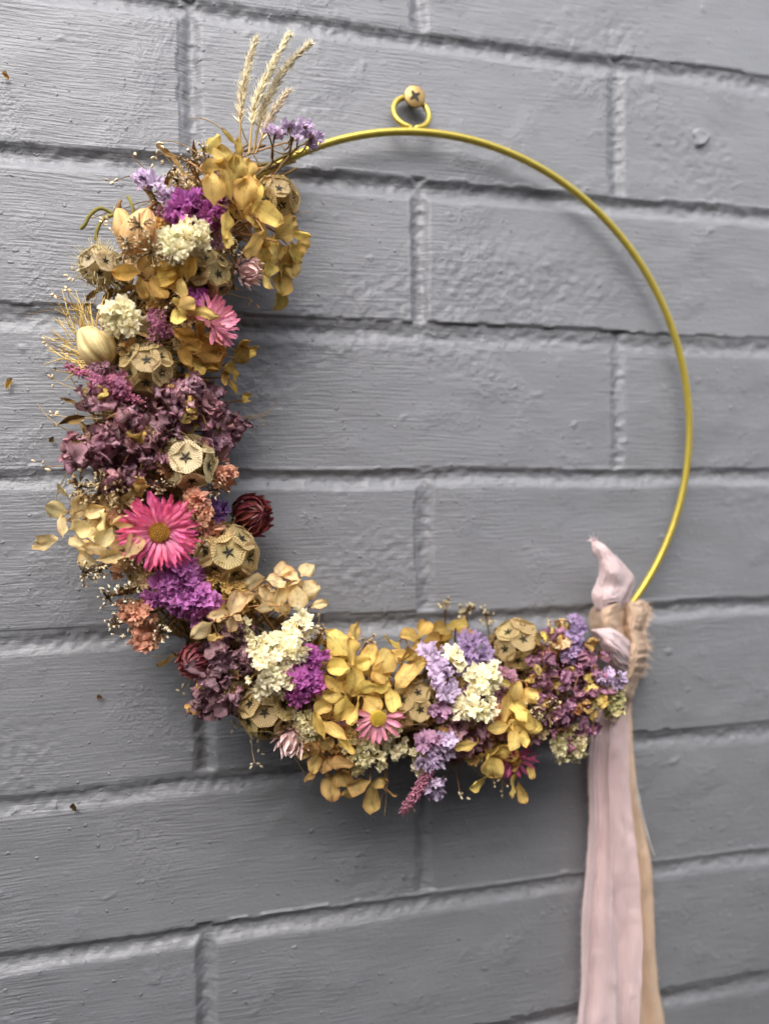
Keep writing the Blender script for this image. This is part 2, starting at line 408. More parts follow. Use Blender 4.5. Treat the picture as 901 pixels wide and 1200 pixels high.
# --- placing on the crescent
TUBE = 0.047
def ring_dir(p):
    d = Vector((p.x - HC.x, 0, p.z - HC.z)); l = d.length
    return d / l, l - HR
def place(px, py, dd=0.0, face=None):
    p = at(px, py, 0.035)
    for _ in range(4):
        d, rho = ring_dir(p); t = max(-0.97, min(0.97, rho / TUBE))
        depth = 0.016 + 0.036 * math.sqrt(1 - t * t) + dd
        p = at(px, py, max(0.006, depth))
    n = d * t * 0.85 + Vector((0, -1, 0)) * max(0.45, math.sqrt(1 - t * t))
    tc = (CAM - p).normalized(); n = n.normalized() * 0.7 + tc * 0.3
    if face is not None: n = Vector((face[0], -1, face[1]))
    return p, n.normalized(), mpp(p)
def core(p):
    d, _ = ring_dir(p); return HC + d * HR + Vector((0, -HD - 0.004, 0))
def bezier(p0, p1, p2, n=8):
    t = np.linspace(0, 1, n)[:, None]; p0, p1, p2 = map(np.array, (p0, p1, p2))
    return (1 - t) ** 2 * p0 + 2 * t * (1 - t) * p1 + t * t * p2
def stem_to(b, p, n, r=0.0006, col=lin(120, 96, 58), seg=5):
    c = core(p); c = c + Vector((random.uniform(-1, 1), random.uniform(-.3, .3), random.uniform(-1, 1))) * 0.006
    b.tube(bezier(c, p - n * (p - c).length * 0.5, p), r, seg, np.array(col) * random.uniform(0.8, 1.15))
def jit(n, a):
    return (n + Vector((random.gauss(0, a), random.gauss(0, a), random.gauss(0, a)))).normalized()
def mixc(a, b_, t):
    return tuple(x + (y - x) * t for x, y in zip(a, b_))

# --- petal templates (unit length along +Y, thickness from the shape's own curl)
def petal(w=0.7, shape='round', cup=0.25, bend=0.1, ruff=0.05, crum=0.0, seed=0, nu=7, nv=9, c0=(1, 1, 1), c1=(1, 1, 1), rim=None, teeth=0):
    v = (1 - (1 - np.linspace(0, 1, nv)) ** 1.7)[:, None]; u = np.linspace(-1, 1, nu)[None, :]
    if shape == 'round': hw = np.clip(1 - np.abs((v - 0.55) / 0.455) ** 2.5, 0, 1) ** 0.5 * np.clip(v / 0.28 + 0.10, 0, 1)
    elif shape == 'strap': hw = np.clip(v / 0.5 + 0.35, 0, 1) * np.clip((1.02 - v) / 0.25, 0, 1) ** 0.6
    else: hw = np.clip(v / 0.35 + 0.3, 0, 1) * np.clip((1.01 - v) / 0.65, 0, 1) ** 0.75
    hw = np.maximum(hw, 0.03) * w / 2
    X = u * hw; Y = v + 0 * u
    if shape == 'round': Y = Y - 0.05 * u * u * (v > .5) * v
    if teeth: Y = Y + 0.05 * np.cos(u * math.pi * teeth) * (v > 0.95)
    s1 = seed * 1.7
    Z = cup * (u * u) * hw * (0.4 + v) * 1.4 + bend * v * v + ruff * np.sin(v * 7 + s1) * u * np.abs(u) + ruff * 0.7 * np.sin(u * 4 + s1 * 2) * v
    P = np.stack([X, Y, Z], -1)
    if crum:
        Q = P * 2.3
        P = P + crum * np.stack([noise3(Q, seed + 1), noise3(Q, seed + 20), 1.5 * noise3(Q, seed + 40)], -1) * (0.25 + v[..., None])
        Q = P * 5.5
        P = P + crum * 0.4 * np.stack([noise3(Q, seed + 2), noise3(Q, seed + 22), 1.6 * noise3(Q, seed + 42)], -1) * (0.25 + v[..., None])
    t = v + 0 * u
    col = np.array(c0) * (1 - t[..., None]) + np.array(c1) * t[..., None]
    if rim is not None:
        e = np.clip(np.abs(u) ** 4 + v ** 8, 0, 1)[..., None]; col = col * (1 - e) + np.array(rim) * e
    b = MB(); b.grid(P, col); return b

# --- hydrangeas
HYD = {}
def hyd_meshes(key, c0, c1, rim, crum=0.0, n=6, mat=None):
    if key not in HYD:
        L_ = []
        for i in range(n):
            for w in (0.4, 0.62, 0.85):
                L_.append((w, petal(w, 'round', random.uniform(-.3, .7), random.uniform(-.3, .4), random.uniform(.04, .13), crum or 0.08, i * 3 + 1 + int(w * 10), 9, 12, c0, c1, rim).mesh('petal', mat or M_petal)))
        HYD[key] = L_
    return HYD[key]
GOLD = (lin(202, 168, 74), lin(247, 222, 124), lin(210, 168, 78))
GOLDB = (lin(184, 142, 52), lin(230, 190, 82), lin(188, 138, 54))
PALE = (lin(226, 198, 136), lin(246, 226, 174), lin(212, 170, 104))
CREAMH = (lin(226, 200, 132), lin(248, 232, 176), lin(226, 194, 122))
TAN = (lin(192, 154, 82), lin(224, 188, 112), lin(170, 120, 58))
OLIVE = (lin(164, 134, 54), lin(210, 176, 82), lin(172, 130, 54))
PLUM = (lin(140, 94, 102), lin(200, 160, 168), lin(150, 98, 110))
PLUMD = (lin(128, 90, 98), lin(190, 152, 160), lin(138, 92, 104))
MAUVE = (lin(164, 108, 134), lin(196, 148, 168), lin(148, 90, 120))
def hyd_head(name, label, key, cols, petals, fill=(), dd=0.0):
    p0, n0, _ = place(petals[0][0], petals[0][1])
    ms = hyd_meshes(key, *cols)
    cx = sum(q[0] for q in petals) / len(petals); cy = sum(q[1] for q in petals) / len(petals)
    pc, nc, sc = place(cx, cy, dd - 0.012)
    M0 = Matrix.Translation(pc)
    st = MB(); todo = []
    for q in petals:
        px, py, L_, ang, w = q[:5]; ddq = q[5] if len(q) > 5 else 0.0
        p, n, s = place(px, py, dd + ddq + random.uniform(-.002, .003))
        todo.append((p, jit(n, 0.30), s * L_ * 1.08, R(ang), w))
    for (px, py, r, cnt, L_) in fill:
        for i in range(cnt):
            a = random.random() * 6.283; rr2 = r * math.sqrt(random.random())
            p, n, s = place(px + rr2 * math.cos(a), py + rr2 * math.sin(a), dd + random.uniform(-.012, -.003))
            todo.append((p, jit(n, 0.5), s * L_ * random.uniform(.8, 1.2), random.random() * 6.283, random.choice((.45, .6, .85))))
    part = None
    for p, n, L_, ang, w in todo:
        Mr = TRS(p, n, ang - math.pi / 2, L_)
        base = Mr @ Vector((0, -0.5, 0))
        if random.random() < 0.6: stem_to(st, base, n, 0.0004, lin(150, 112, 58), 4)
    part = obj(name, st.mesh('stems', M_stem), wreath, Matrix.Identity(4), label)
    for p, n, L_, ang, w in todo:
        Mr = TRS(p, n, ang - math.pi / 2, L_); Mr = Mr @ Matrix.Translation((0, -0.5, 0))
        cand = sorted(ms, key=lambda t: abs(t[0] - w) + random.random() * 0.12)[0]
        obj('petal', cand[1], part, Mr @ Matrix.Diagonal((w / cand[0], 1, 1, 1)))
    return part

def crumple_head(name, label, key, cols, blobs, gold=0.12, Lp=(16, 26), dd=0.0, goldcols=GOLD, tight=0.35):
    ms = hyd_meshes(key, *cols, crum=0.40, n=6, mat=M_crumple); mg = hyd_meshes(key + 'g', *goldcols, crum=0.34, n=2, mat=M_crumple)
    st = MB(); todo = []
    for (px, py, r, cnt) in blobs:
        for i in range(cnt):
            a = random.random() * 6.283; rr2 = r * math.sqrt(random.random())
            p, n, s = place(px + rr2 * math.cos(a), py + rr2 * math.sin(a) * 0.9, dd + random.uniform(-.012, .004))
            todo.append((p, jit(n, tight * 1.6), s * random.uniform(*Lp), random.random() * 6.283))
    for p, n, L_, a in todo:
        if random.random() < 0.4: stem_to(st, p, n, 0.0004, lin(128, 92, 56), 4)
    part = obj(name, st.mesh('stems', M_stem), wreath, Matrix.Identity(4), label)
    for p, n, L_, a in todo:
        me = random.choice(mg if random.random() < gold else ms)[1]
        obj('petal', me, part, TRS(p, n, a, L_) @ Matrix.Translation((0, -0.5, 0)) @ Matrix.Diagonal((random.uniform(.9, 1.3), 1, 1, 1)))
    return part

# --- starflower seed heads
def cup_mesh(pale, seed):
    nr = 34; k = nr * 4; th = np.linspace(0, 2 * math.pi, k, endpoint=False)
    rs = np.array([0.03, 0.12, 0.24, 0.40, 0.58, 0.76, 0.90, 1.0])
    ph = 0.5 + 0.5 * np.cos(th * nr)
    rows, cols = [], []
    tan = np.array(lin(202, 178, 120) if pale < 1 else lin(218, 202, 158)); rib = np.array(lin(112, 86, 50) if pale < 1 else lin(150, 124, 80)); inner = np.array(lin(128, 122, 62)) if pale < 1 else np.array(lin(160, 152, 96))
    wav = 0.05 * np.sin(th * 5 + seed) + 0.03 * np.sin(th * 9 + seed * 2)
    for r in rs:
        rr2 = r * (1 + (0.07 * ph - 0.03 + 0.03 * np.sin(th * 7 + seed)) * (r > 0.85))
        z = 0.05 + 0.17 * r ** 1.4 - 0.03 * (r > .95) + 0.022 * (ph - 0.5) * min(1, r * 1.5) + 0.6 * wav * r ** 2
        rows.append(np.stack([rr2 * np.cos(th), rr2 * np.sin(th), z], -1))
        mk = (ph ** 5) * np.clip((r - 0.1) * 2, 0, 1) * 0.8
        basec = tan * np.clip((r - 0.12) / 0.25, 0, 1) + inner * (1 - np.clip((r - 0.12) / 0.25, 0, 1))
        if r > 0.95: basec = basec * 1.12
        cols.append(basec[None] * (1 - mk[:, None]) + rib[None] * mk[:, None])
    b = MB(); b.grid(np.array(rows), np.array(cols), wrap=True)
    # outside of the cup
    ro = np.array([[0.10, -0.5], [0.16, -0.35], [0.20, -0.1], [0.22, 0.04]])
    b.grid(np.array([np.stack([r * np.cos(th[::4]), r * np.sin(th[::4]), 0 * th[::4] + z], -1) for r, z in ro]), lin(150, 126, 78), wrap=True)
    # the five dark bristles
    for i in range(5):
        a = i * 2 * math.pi / 5 + seed; d = np.array((math.cos(a), math.sin(a), 0)); e = np.array((-d[1], d[0], 0))
        P = []
        for t, w in ((0, .10), (.20, .06), (.40, .010)):
            z = np.array((0, 0, 0.10 + 0.26 * t ** 1.3)); P.append([d * t - e * w + z, d * t + z + np.array((0, 0, .035)), d * t + e * w + z])
        b.grid(np.array(P), lin(46, 37, 24), mat=1)
    b.blob((0, 0, .13), (.075, .075, .06), lin(40, 34, 20), 6, 4, mat=1)
    return b.mesh('seed_cup', [M_pod, M_dark])
CUPS = [[cup_mesh(q, i * 1.3 + q) for i in range(4)] for q in (0, 1)]
def fib(n):
    out = []
    for i in range(n):
        z = 1 - 2 * (i + 0.5) / n; a = i * 2.399963; r = math.sqrt(1 - z * z); out.append(Vector((r * math.cos(a), r * math.sin(a), z)))
    return out
def starpod(px, py, r, label, pale=0, face=None, dd=0.0, cup=0.42, roll=None, rings=((9, 1), (54, 6), (98, 9), (135, 6)), fuzz=False):
    p, n, s = place(px, py, dd, face); Rm = r * s * 1.07
    c = p - n * Rm * 0.55
    b = MB(); b.blob((0, 0, 0), (Rm * .5,) * 3, lin(110, 88, 50), 12, 8)
    for i in range(60):                                     # dry bristles between the cups
        d = Vector(rng.normal(size=3)).normalized()
        b.tube([d * Rm * .4, d * Rm * random.uniform(.8, 1.0)], [0.00025, 0.0001], 3, lin(150, 122, 70))
    if fuzz:
        for i in range(170):
            d = Vector(rng.normal(size=3)).normalized(); e = Vector(rng.normal(size=3)) * .12
            b.tube([d * Rm * .6, (d + e).normalized() * Rm * random.uniform(.95, 1.25)], [0.00018, 0.00008], 3, lin(206, 190, 148))
    cr = core(p) - c
    b.tube(bezier((0, 0, 0), -n * Rm * .9, cr, 7), 0.0009, 6, lin(134, 116, 62))
    part = obj('starflower_seed_head', b.mesh('seed_core', M_stem), wreath, Matrix.Translation(c), label)
    Fz = zframe(n, roll if roll is not None else random.random() * 6)
    for polar, cnt in rings:
        off = random.random() * 6
        for i in range(cnt):
            a = off + i * 2 * math.pi / cnt; t = R(polar + random.uniform(-4, 4))
            d = Fz @ Vector((math.sin(t) * math.cos(a), math.sin(t) * math.sin(a), math.cos(t)))
            sc = Rm * cup * random.uniform(.88, 1.08)
            obj('seed_cup', random.choice(CUPS[pale]), part, TRS(c + d * Rm * random.uniform(.60, .64), jit(d, .05), random.random() * 6, (sc, sc, sc * random.uniform(.8, 1.1))))
    return part

# --- paper daisies
DAISY = {}
def daisy(px, py, r, label, key, c0, c1, face, name='paper_daisy', centre=lin(206, 146, 44), dd=0.004, layers=((86, 26, 1.0), (74, 24, .97), (58, 20, .82), (40, 14, .58)), w=.19, sector=None, roll=0, cr=.24):
    p, n, s = place(px, py, dd, face); Rm = r * s
    if key not in DAISY:
        DAISY[key] = [petal(w * random.uniform(.85, 1.15), 'strap', random.uniform(-.6, .5), random.uniform(-.12, .18), .015, .07, i * 5 + 2, 5, 9, c0, c1, None, 2).mesh('petal', M_papery) for i in range(8)]
    b = MB()
    for i, d in enumerate(fib(260)):
        if d.z < 0.05: continue
        q = Vector((d.x * Rm * cr, d.y * Rm * cr, d.z * Rm * cr * .5))
        b.blob(q, (Rm * .022, Rm * .022, Rm * .035), np.array(centre) * random.uniform(.65, 1.2), 5, 4)
    b.blob((0, 0, -Rm * .05), (Rm * cr, Rm * cr, Rm * .12), np.array(centre) * .55, 14, 7)
    M = TRS(p, n, roll); inv = M.inverted()
    b.blob((0, 0, -Rm * .16), (Rm * .3, Rm * .3, Rm * .16), lin(150, 120, 66), 12, 6)
    b.tube(bezier((0, 0, -Rm * .2), (0, 0, -Rm * .6), inv @ core(p), 7), 0.0009, 6, lin(140, 120, 66))
    part = obj(name, b.mesh('flower_centre', M_stem), wreath, M, label)
    for tilt, cnt, ln in layers:
        for i in range(cnt):
            a = i * 2 * math.pi / cnt + tilt + random.uniform(-.06, .06)
            if sector is not None and math.cos(a - sector[0]) < sector[1]: continue
            t = R(tilt + random.uniform(-7, 7))
            d = Vector((math.cos(a) * math.sin(t), math.sin(a) * math.sin(t), math.cos(t)))
            up = Vector((-math.cos(a) * math.cos(t), -math.sin(a) * math.cos(t), math.sin(t)))
            x = d.cross(up); Rt = Matrix((x, d, up)).transposed().to_4x4()
            L_ = Rm * ln * random.uniform(.9, 1.06)
            o0 = d * Rm * .04 + Vector((math.cos(a), math.sin(a), 0)) * Rm * cr * .72 + Vector((0, 0, -Rm * .06 * (tilt / 60)))
            Mp = M @ Matrix.Translation(o0) @ Rt @ Matrix.Diagonal((L_ * .82, L_ * .82, L_ * .82, 1))
            obj('petal', random.choice(DAISY[key]), part, Mp)
    return part

# --- strawflowers: incurved shiny bracts in a spiral
STRAW = {}
def strawflower(px, py, r, label, key, c0, c1, face, n=58, dd=0.0, squash=1.0, open_=0.0, w=.42):
    p, nn, s = place(px, py, dd, face); Rm = r * s
    if key not in STRAW:
        STRAW[key] = [petal(w, 'point', .55, -.24 + open_, .02, .03, i * 4 + 3, 5, 9, c0, c1).mesh('bract', M_bract) for i in range(4)]
    M = TRS(p - nn * Rm * .45, nn, random.random() * 6); inv = M.inverted()
    b = MB(); b.blob((0, 0, 0), (Rm * .55, Rm * .55, Rm * .6), np.array(c0) * .6, 12, 8)
    b.tube(bezier((0, 0, -Rm * .3), (0, 0, -Rm * .8), inv @ core(p), 7), 0.0011, 6, lin(130, 104, 60))
    part = obj('strawflower', b.mesh('flower_base', M_stem), wreath, M, label)
    for i in range(n):
        f = (i + .5) / n; a = i * 2.399963
        t = R(8 + 112 * f ** .75)
        d0 = Vector((math.sin(t) * math.cos(a), math.sin(t) * math.sin(a), math.cos(t)))
        tang = Vector((-math.cos(t) * math.cos(a), -math.cos(t) * math.sin(a), math.sin(t)))   # towards the pole
        lift = (.28 + .5 * open_ + .25 * f) if t < 1.9 else .35
        yv = (tang * math.cos(lift) + d0 * math.sin(lift)).normalized(); zv = (d0 * math.cos(lift) - tang * math.sin(lift)).normalized(); xv = yv.cross(zv)
        L_ = Rm * random.uniform(.62, .8) * (1.05 if f > .35 else .8)
        Mp = M @ Matrix.Translation(Vector((d0.x * Rm * .62, d0.y * Rm * .62, d0.z * Rm * .55 * squash)) - tang * L_ * .3) @ Matrix((xv, yv, zv)).transposed().to_4x4() @ Matrix.Diagonal((L_, L_, L_, 1))
        obj('bract', random.choice(STRAW[key]), part, Mp)
    return part

# --- statice: frilled papery funnels in tufts
STAT = {}
def stat_mesh(key, c_in, c_out, seed, deep=.55):
    b = MB(); k = 30; th = np.linspace(0, 2 * math.pi, k, endpoint=False)
    for lay, (sc, zo) in enumerate(((1.0, 0.0), (.62, .16))):
        sd = seed + lay * 2.7
        rs = ((.08, -.5, 0), (.16, -.22, 0), (.36, .04, .15), (.70, .20, .55), (.92, .26, .9), (1.0, .30, 1.1)); rows, cols = [], []
        lob = np.cos(th * 5 + sd)
        f1 = np.sin(th * 5 + sd * 2.1) * .20 + np.sin(th * 8 + sd * 3.3) * .15 + np.sin(th * 3 + sd) * .12 + np.sin(th * 12 + sd) * .07
        for r, z, q in rs:
            rr2 = sc * r * (1 + .12 * lob * q + .10 * np.sin(th * 9 + sd) * q + .04 * np.sin(th * 15 + sd * 1.3) * q)
            rows.append(np.stack([rr2 * np.cos(th + .25 * q * f1), rr2 * np.sin(th + .25 * q * f1), zo + sc * (z + f1 * q * 1.15) + 0 * th], -1))
            c = np.array(c_in) * (1 - r) + np.array(c_out) * r; cols.append(np.broadcast_to(c, (k, 3)))
        b.grid(np.array(rows), np.array(cols), wrap=True)
    b.tube([(0, 0, -1.1), (0, 0, -.5), (0, 0, -.2)], [.05, .12, .17], 6, lin(150, 128, 78))
    return b.mesh('floret', M_statice)
def statice(label, key, c_in, c_out, tufts, fl=9, dd=0.0, spread=.45, name='statice_sprig', face=None):
    if key not in STAT: STAT[key] = [stat_mesh(key, c_in, c_out, i * 1.9 + 1) for i in range(5)]
    st = MB(); todo = []
    for (px, py, r, cnt) in tufts:
        pc, nc, s = place(px, py, dd, face)
        for i in range(cnt):
            a = i * 2.4 + random.random(); q = math.sqrt((i + .3) / cnt)
            rr2 = r * q * random.uniform(.75, 1.35)
            p, n, s = place(px + rr2 * math.cos(a), py + rr2 * math.sin(a), dd + random.uniform(-.003, .003), face)
            rad = Vector((math.cos(a), 0, math.sin(a) * -1))
            p = p + nc * (r * s * .55 * (1 - q * q) - r * s * .2)
            d = (nc + rad * q * .8).normalized()
            todo.append((p, jit(d, .3), s * fl * random.uniform(.6, 1.25)))
            if i % 2 == 0: stem_to(st, p, d, 0.00035, lin(132, 110, 60), 4)
    part = obj(name, st.mesh('stems', M_stem), wreath, Matrix.Identity(4), label)
    for p, n, s in todo: obj('floret', random.choice(STAT[key]), part, TRS(p, n, random.random() * 6, s))
    return part

# --- limonium / gypsophila: twiggy sprays of tiny buds, joined
def buds(label, sprigs, col, size=2.6, name='tiny_bud_spray', stemcol=lin(120, 96, 60), dd=0.0, n=26, face=None, open_=True):
    b = MB()
    for (px, py, r, *rest) in sprigs:
        cnt = int(n * (r / 22) ** 1.3) + 4
        for i in range(cnt):
            a = random.random() * 6.283; q = r * math.sqrt(random.random())
            p, nn, s = place(px + q * math.cos(a), py + q * math.sin(a), dd + random.uniform(-.006, .006), face)
            pc, nc, _ = place(px, py, dd - .006, face)
            d = jit((nn + (p - pc).normalized() * .6), .4)
            sz = s * size * random.uniform(.7, 1.3); cc = np.array(col) * random.uniform(.65, 1.15)
            b.blob(p, (sz * .55, sz * .55, sz * .95), np.array(lin(128, 98, 60)) * random.uniform(.7, 1.1), 5, 4, d)
            if open_:
                for k in range(4):
                    dk = jit(d, .55); b.blob(p + d * sz * .6 + dk * sz * .5, (sz * .32, sz * .32, sz * .6), cc, 5, 4, dk)
            b.tube(bezier(pc, (pc + p) / 2 + nn * .002, p, 5), 0.00028, 3, np.array(stemcol) * random.uniform(.8, 1.1))
        stem_to(b, pc, nc, 0.0005, stemcol, 4)
    return obj(name, b.mesh(name, M_stem), wreath, None, label, kind='stuff')

def spike(label, lines, col, dd=0.0, name='feathery_pink_spike', rad=7, size=2.3, dens=1.0):
    b = MB()
    for pts in lines:
        P = [place(x, y, dd)[0] for x, y in pts]; s = mpp(P[0])
        path = np.array(P); b.tube(path, 0.0004, 4, lin(150, 104, 80))
        L_ = sum((P[i + 1] - P[i]).length for i in range(len(P) - 1)) / s
        for i in range(int(L_ * 5 * dens)):
            f = random.random() * (len(P) - 1); k = min(int(f), len(P) - 2); p = P[k].lerp(P[k + 1], f - k)
            o = Vector(rng.normal(size=3)); o = o.normalized() * s * rad * math.sqrt(random.random()) * (1 - .4 * f / len(P))
            b.blob(p + o, (s * size * .5, s * size * .5, s * size * .8), np.array(col) * random.uniform(.6, 1.25), 5, 4, o)
        stem_to(b, P[0], Vector((0, -1, 0)), 0.0005, lin(130, 96, 66), 4)
    return obj(name, b.mesh(name, M_stem), wreath, None, label, kind='stuff')

# --- the bound stems under the flowers
b = MB()
for i in range(320):
    a0 = R(random.uniform(128, 292)); ln = R(random.uniform(10, 26)); q = random.random() ** .5
    rad0 = random.uniform(-1, 1) * .017; dep = HD + random.uniform(-.006, .016)
    pts = []
    for t in np.linspace(0, 1, 6):
        a = a0 + ln * (t - .5); e = min(1, max(0.15, (min(a - R(116), R(300) - a)) / R(18)))
        rr2 = HR + rad0 * e + .004 * math.sin(t * 3 + i)
        pts.append((HC.x + rr2 * math.cos(a), -dep * (.6 + .4 * e), HC.z + rr2 * math.sin(a)))
    b.tube(pts, random.uniform(.0004, .0010), 4, np.array(random.choice((lin(150, 122, 66), lin(170, 134, 76), lin(120, 98, 56), lin(140, 128, 72)))))
lf = petal(.3, 'point', .4, .2, .06, .1, 9, 5, 7, lin(146, 122, 62), lin(186, 156, 86))
for i in range(700):
    a = R(random.uniform(134, 291)); e = min(1, max(.2, min(a - R(103), R(300) - a) / R(14)))
    rr2 = HR + random.uniform(-1, 1) * .021 * e; p = Vector((HC.x + rr2 * math.cos(a), -HD - random.uniform(-.002, .026) * e, HC.z + rr2 * math.sin(a)))
    b.add(lf, TRS(p, jit(Vector((0, -1, 0)), .7), random.random() * 6, random.uniform(.008, .014)), np.array((1, 1, 1)) * random.uniform(.55, 1.1))
obj('bound_stems', b.mesh('bound_stems', M_stem), wreath, None, 'dry brown stems and leaves bound along the hoop under the flowers', kind='stuff')

# ------------------------------------------------------------------ flowers, from the grass tip round to the ribbon
# hydrangea heads: petals as (x, y, length, direction of the tip, width ratio)
hyd_head('hydrangea_head', 'large golden hydrangea head at the top of the crescent', 'gold', GOLD, [
    (249,222,34,100,.75,.008),(249,171,38,5,.45),(250,193,32,60,.8),(263,185,34,130,.6,.004),(276,200,36,80,.7,.004),(268,218,34,95,.4,.008),(287,226,36,85,.7,.006),
    (301,232,34,80,.3,.006),(315,248,36,-30,.65,.008),(298,254,26,-80,.8,.004),(262,261,32,-95,.5,.008),(266,278,24,-80,.5,.006),(298,284,32,-110,.65,.008),(335,269,32,45,.8,.008),
    (352,274,24,20,.4,.006),(322,297,26,-95,.85,.008),(355,285,24,-15,.7),(340,306,32,-70,.6),(328,331,26,-85,.85),(326,352,24,-85,.75),(311,327,26,-100,.7),(309,300,24,-60,.7),
    (269,160,20,120,.3),(280,172,24,100,.4),(290,200,30,70,.6),(281,240,28,-60,.7),(303,268,28,-40,.6),(318,312,26,-120,.6),(345,295,24,-40,.7),(332,318,24,-50,.8)],
    fill=((285,225,25,10,28),(320,300,22,10,26)))
hyd_head('hydrangea_head', 'small ochre hydrangea head below the peach bud', 'goldb', GOLDB, [
    (150,319,28,180,.6),(172,313,28,30,.8),(190,325,30,0,.7),(205,322,28,60,.7),(221,315,30,85,.5),(185,337,28,-60,.8),(168,338,24,-80,.6),(203,338,26,-30,.7)], fill=((185,328,20,10,24),))
hyd_head('hydrangea_floret', 'single golden hydrangea floret beside the pale pink daisy', 'gold', GOLD, [
    (213,341,26,95,.45,.006),(219,357,22,20,.85,.008),(209,372,26,-100,.6,.006),(206,355,18,180,.6,.006),(238,366,34,-4,.3,.012)])
hyd_head('hydrangea_head', 'brown gold hydrangea head under the pale pink daisy', 'goldb', GOLDB, [
    (217,393,30,170,.5),(233,388,26,110,.5),(252,402,32,-30,.5),(227,405,28,-10,.6),(243,412,30,20,.8),(217,420,26,130,.5),(230,428,24,-60,.8),(223,443,18,-90,.5),(266,428,36,180,.4),
    (257,421,26,150,.6),(281,416,24,60,.9),(273,437,20,-40,.6),(294,414,26,40,.3),(283,405,18,60,.7),(250,425,24,-40,.7),(288,467,26,15,.35),(272,452,22,-60,.3),(262,440,22,-100,.5)], fill=((240,412,22,10,24),))
hyd_head('hydrangea_head', 'pale cream yellow hydrangea head at the far left of the wreath', 'creamh', CREAMH, [
    (67,597,24,160,.8),(61,634,30,185,.55),(75,619,24,95,.5),(96,616,26,20,.85,.006),(90,634,22,-20,.6,.006),(122,612,26,130,.8,.004),(144,610,28,20,.7,.004),(127,629,24,-120,.8,.004),(138,635,24,-60,.8),
    (103,655,28,150,.6),(131,653,34,10,.4),(155,639,32,55,.6,.010),(116,644,28,170,.5),(74,575,20,110,.5),(95,590,24,60,.7),(110,600,22,20,.7),(150,585,22,40,.6)], fill=((105,620,28,10,26),))
hyd_head('hydrangea_head', 'pale gold hydrangea petals between the seed head and cream statice', 'pale', PALE, [
    (236,739,32,215,.5,.008),(257,720,28,190,.5,.006),(272,707,28,70,.85,.008),(271,732,18,-80,.7,.006),(288,700,26,20,.5),(301,682,26,200,.7),(322,682,26,-20,.7,.004),(311,711,30,180,.35,.004),(323,701,24,70,.8,.004),
    (333,714,26,-25,.6,.004),(349,703,28,100,.8),(363,691,28,20,.8),(361,667,30,35,.55),(374,708,20,10,.5),(343,686,24,60,.6),(328,672,28,10,.6),(310,696,20,-60,.6),(340,675,24,150,.6)], fill=((325,695,22,9,24),(265,725,15,4,22)))
hyd_head('hydrangea_head', 'big golden hydrangea head at the middle of the lower curve', 'gold', GOLD, [
    (398,782,24,180,.8,.008),(411,763,30,80,.7,.008),(422,777,26,10,.7,.008),(416,798,36,-90,.75,.008),(403,831,30,-100,.75,.008),(421,834,36,-60,.45,.008),(391,802,32,140,.4,.008),(390,815,24,170,.7,.006),
    (379,828,30,200,.5,.004),(436,824,28,-40,.9,.006),(474,795,34,40,.6,.006),(459,819,28,-80,.6,.004),(446,789,36,150,.7,.006),(450,776,34,80,.8,.004),(399,752,40,110,.8),(414,744,26,60,.5),(374,849,38,110,.3,.004),
    (392,854,34,-30,.4,.006),(447,803,28,20,.6,.004),(483,784,28,30,.6),(432,770,28,60,.6),(428,805,24,30,.6,.004),(463,770,26,20,.6),(440,838,24,-60,.5),(402,870,32,-50,.25,.004)], fill=((425,800,35,16,28),(395,765,18,6,28)))
hyd_head('hydrangea_head', 'tan hydrangea head hanging lowest under the crescent', 'tan', TAN, [
    (369,890,24,250,.7),(381,897,32,30,.5),(388,920,28,-90,.8),(402,911,26,-60,.8),(420,918,26,190,.8),(411,929,24,180,.6),(437,935,34,-85,.5),(443,918,24,10,.5),(457,927,20,-30,.25),(363,909,22,200,.4),
    (383,873,28,60,.5),(366,876,26,120,.6),(355,884,22,180,.5),(398,893,26,0,.6),(375,868,30,-70,.35)], fill=((390,895,22,10,24),))
hyd_head('hydrangea_head', 'olive gold hydrangea head at the upper edge beside lilac statice', 'olive', OLIVE, [
    (480,746,22,170,.8),(497,738,22,60,.8),(489,761,22,-90,.6),(518,739,28,170,.7),(536,733,28,10,.5),(522,752,22,-85,.8),(460,752,26,85,.35),(505,752,24,0,.6),(478,770,26,200,.5),(470,780,26,150,.5),(545,742,24,-30,.5),(487,778,28,20,.5)], fill=((500,755,25,8,24),))
hyd_head('hydrangea_head', 'golden hydrangea petals below the round seed head near the ribbon', 'gold', GOLD, [
    (604,810,22,80,.8,.006),(620,815,22,0,.8,.006),(594,828,34,-100,.45,.004),(606,832,30,-70,.5,.004),(617,840,26,-40,.7,.004),(622,851,22,-20,.7),(584,853,28,200,.5),(602,867,32,-90,.5,.004),(612,862,26,-70,.5),(587,881,26,20,.7,.004),
    (576,901,34,-80,.75,.006),(561,914,26,200,.6),(599,918,26,-100,.5),(611,925,28,-75,.4),(546,873,26,190,.4),(621,903,16,-80,.6),(605,850,26,160,.5),(592,800,20,170,.4),(624,795,24,10,.3)], fill=((602,840,20,8,24),(590,890,18,6,22)))
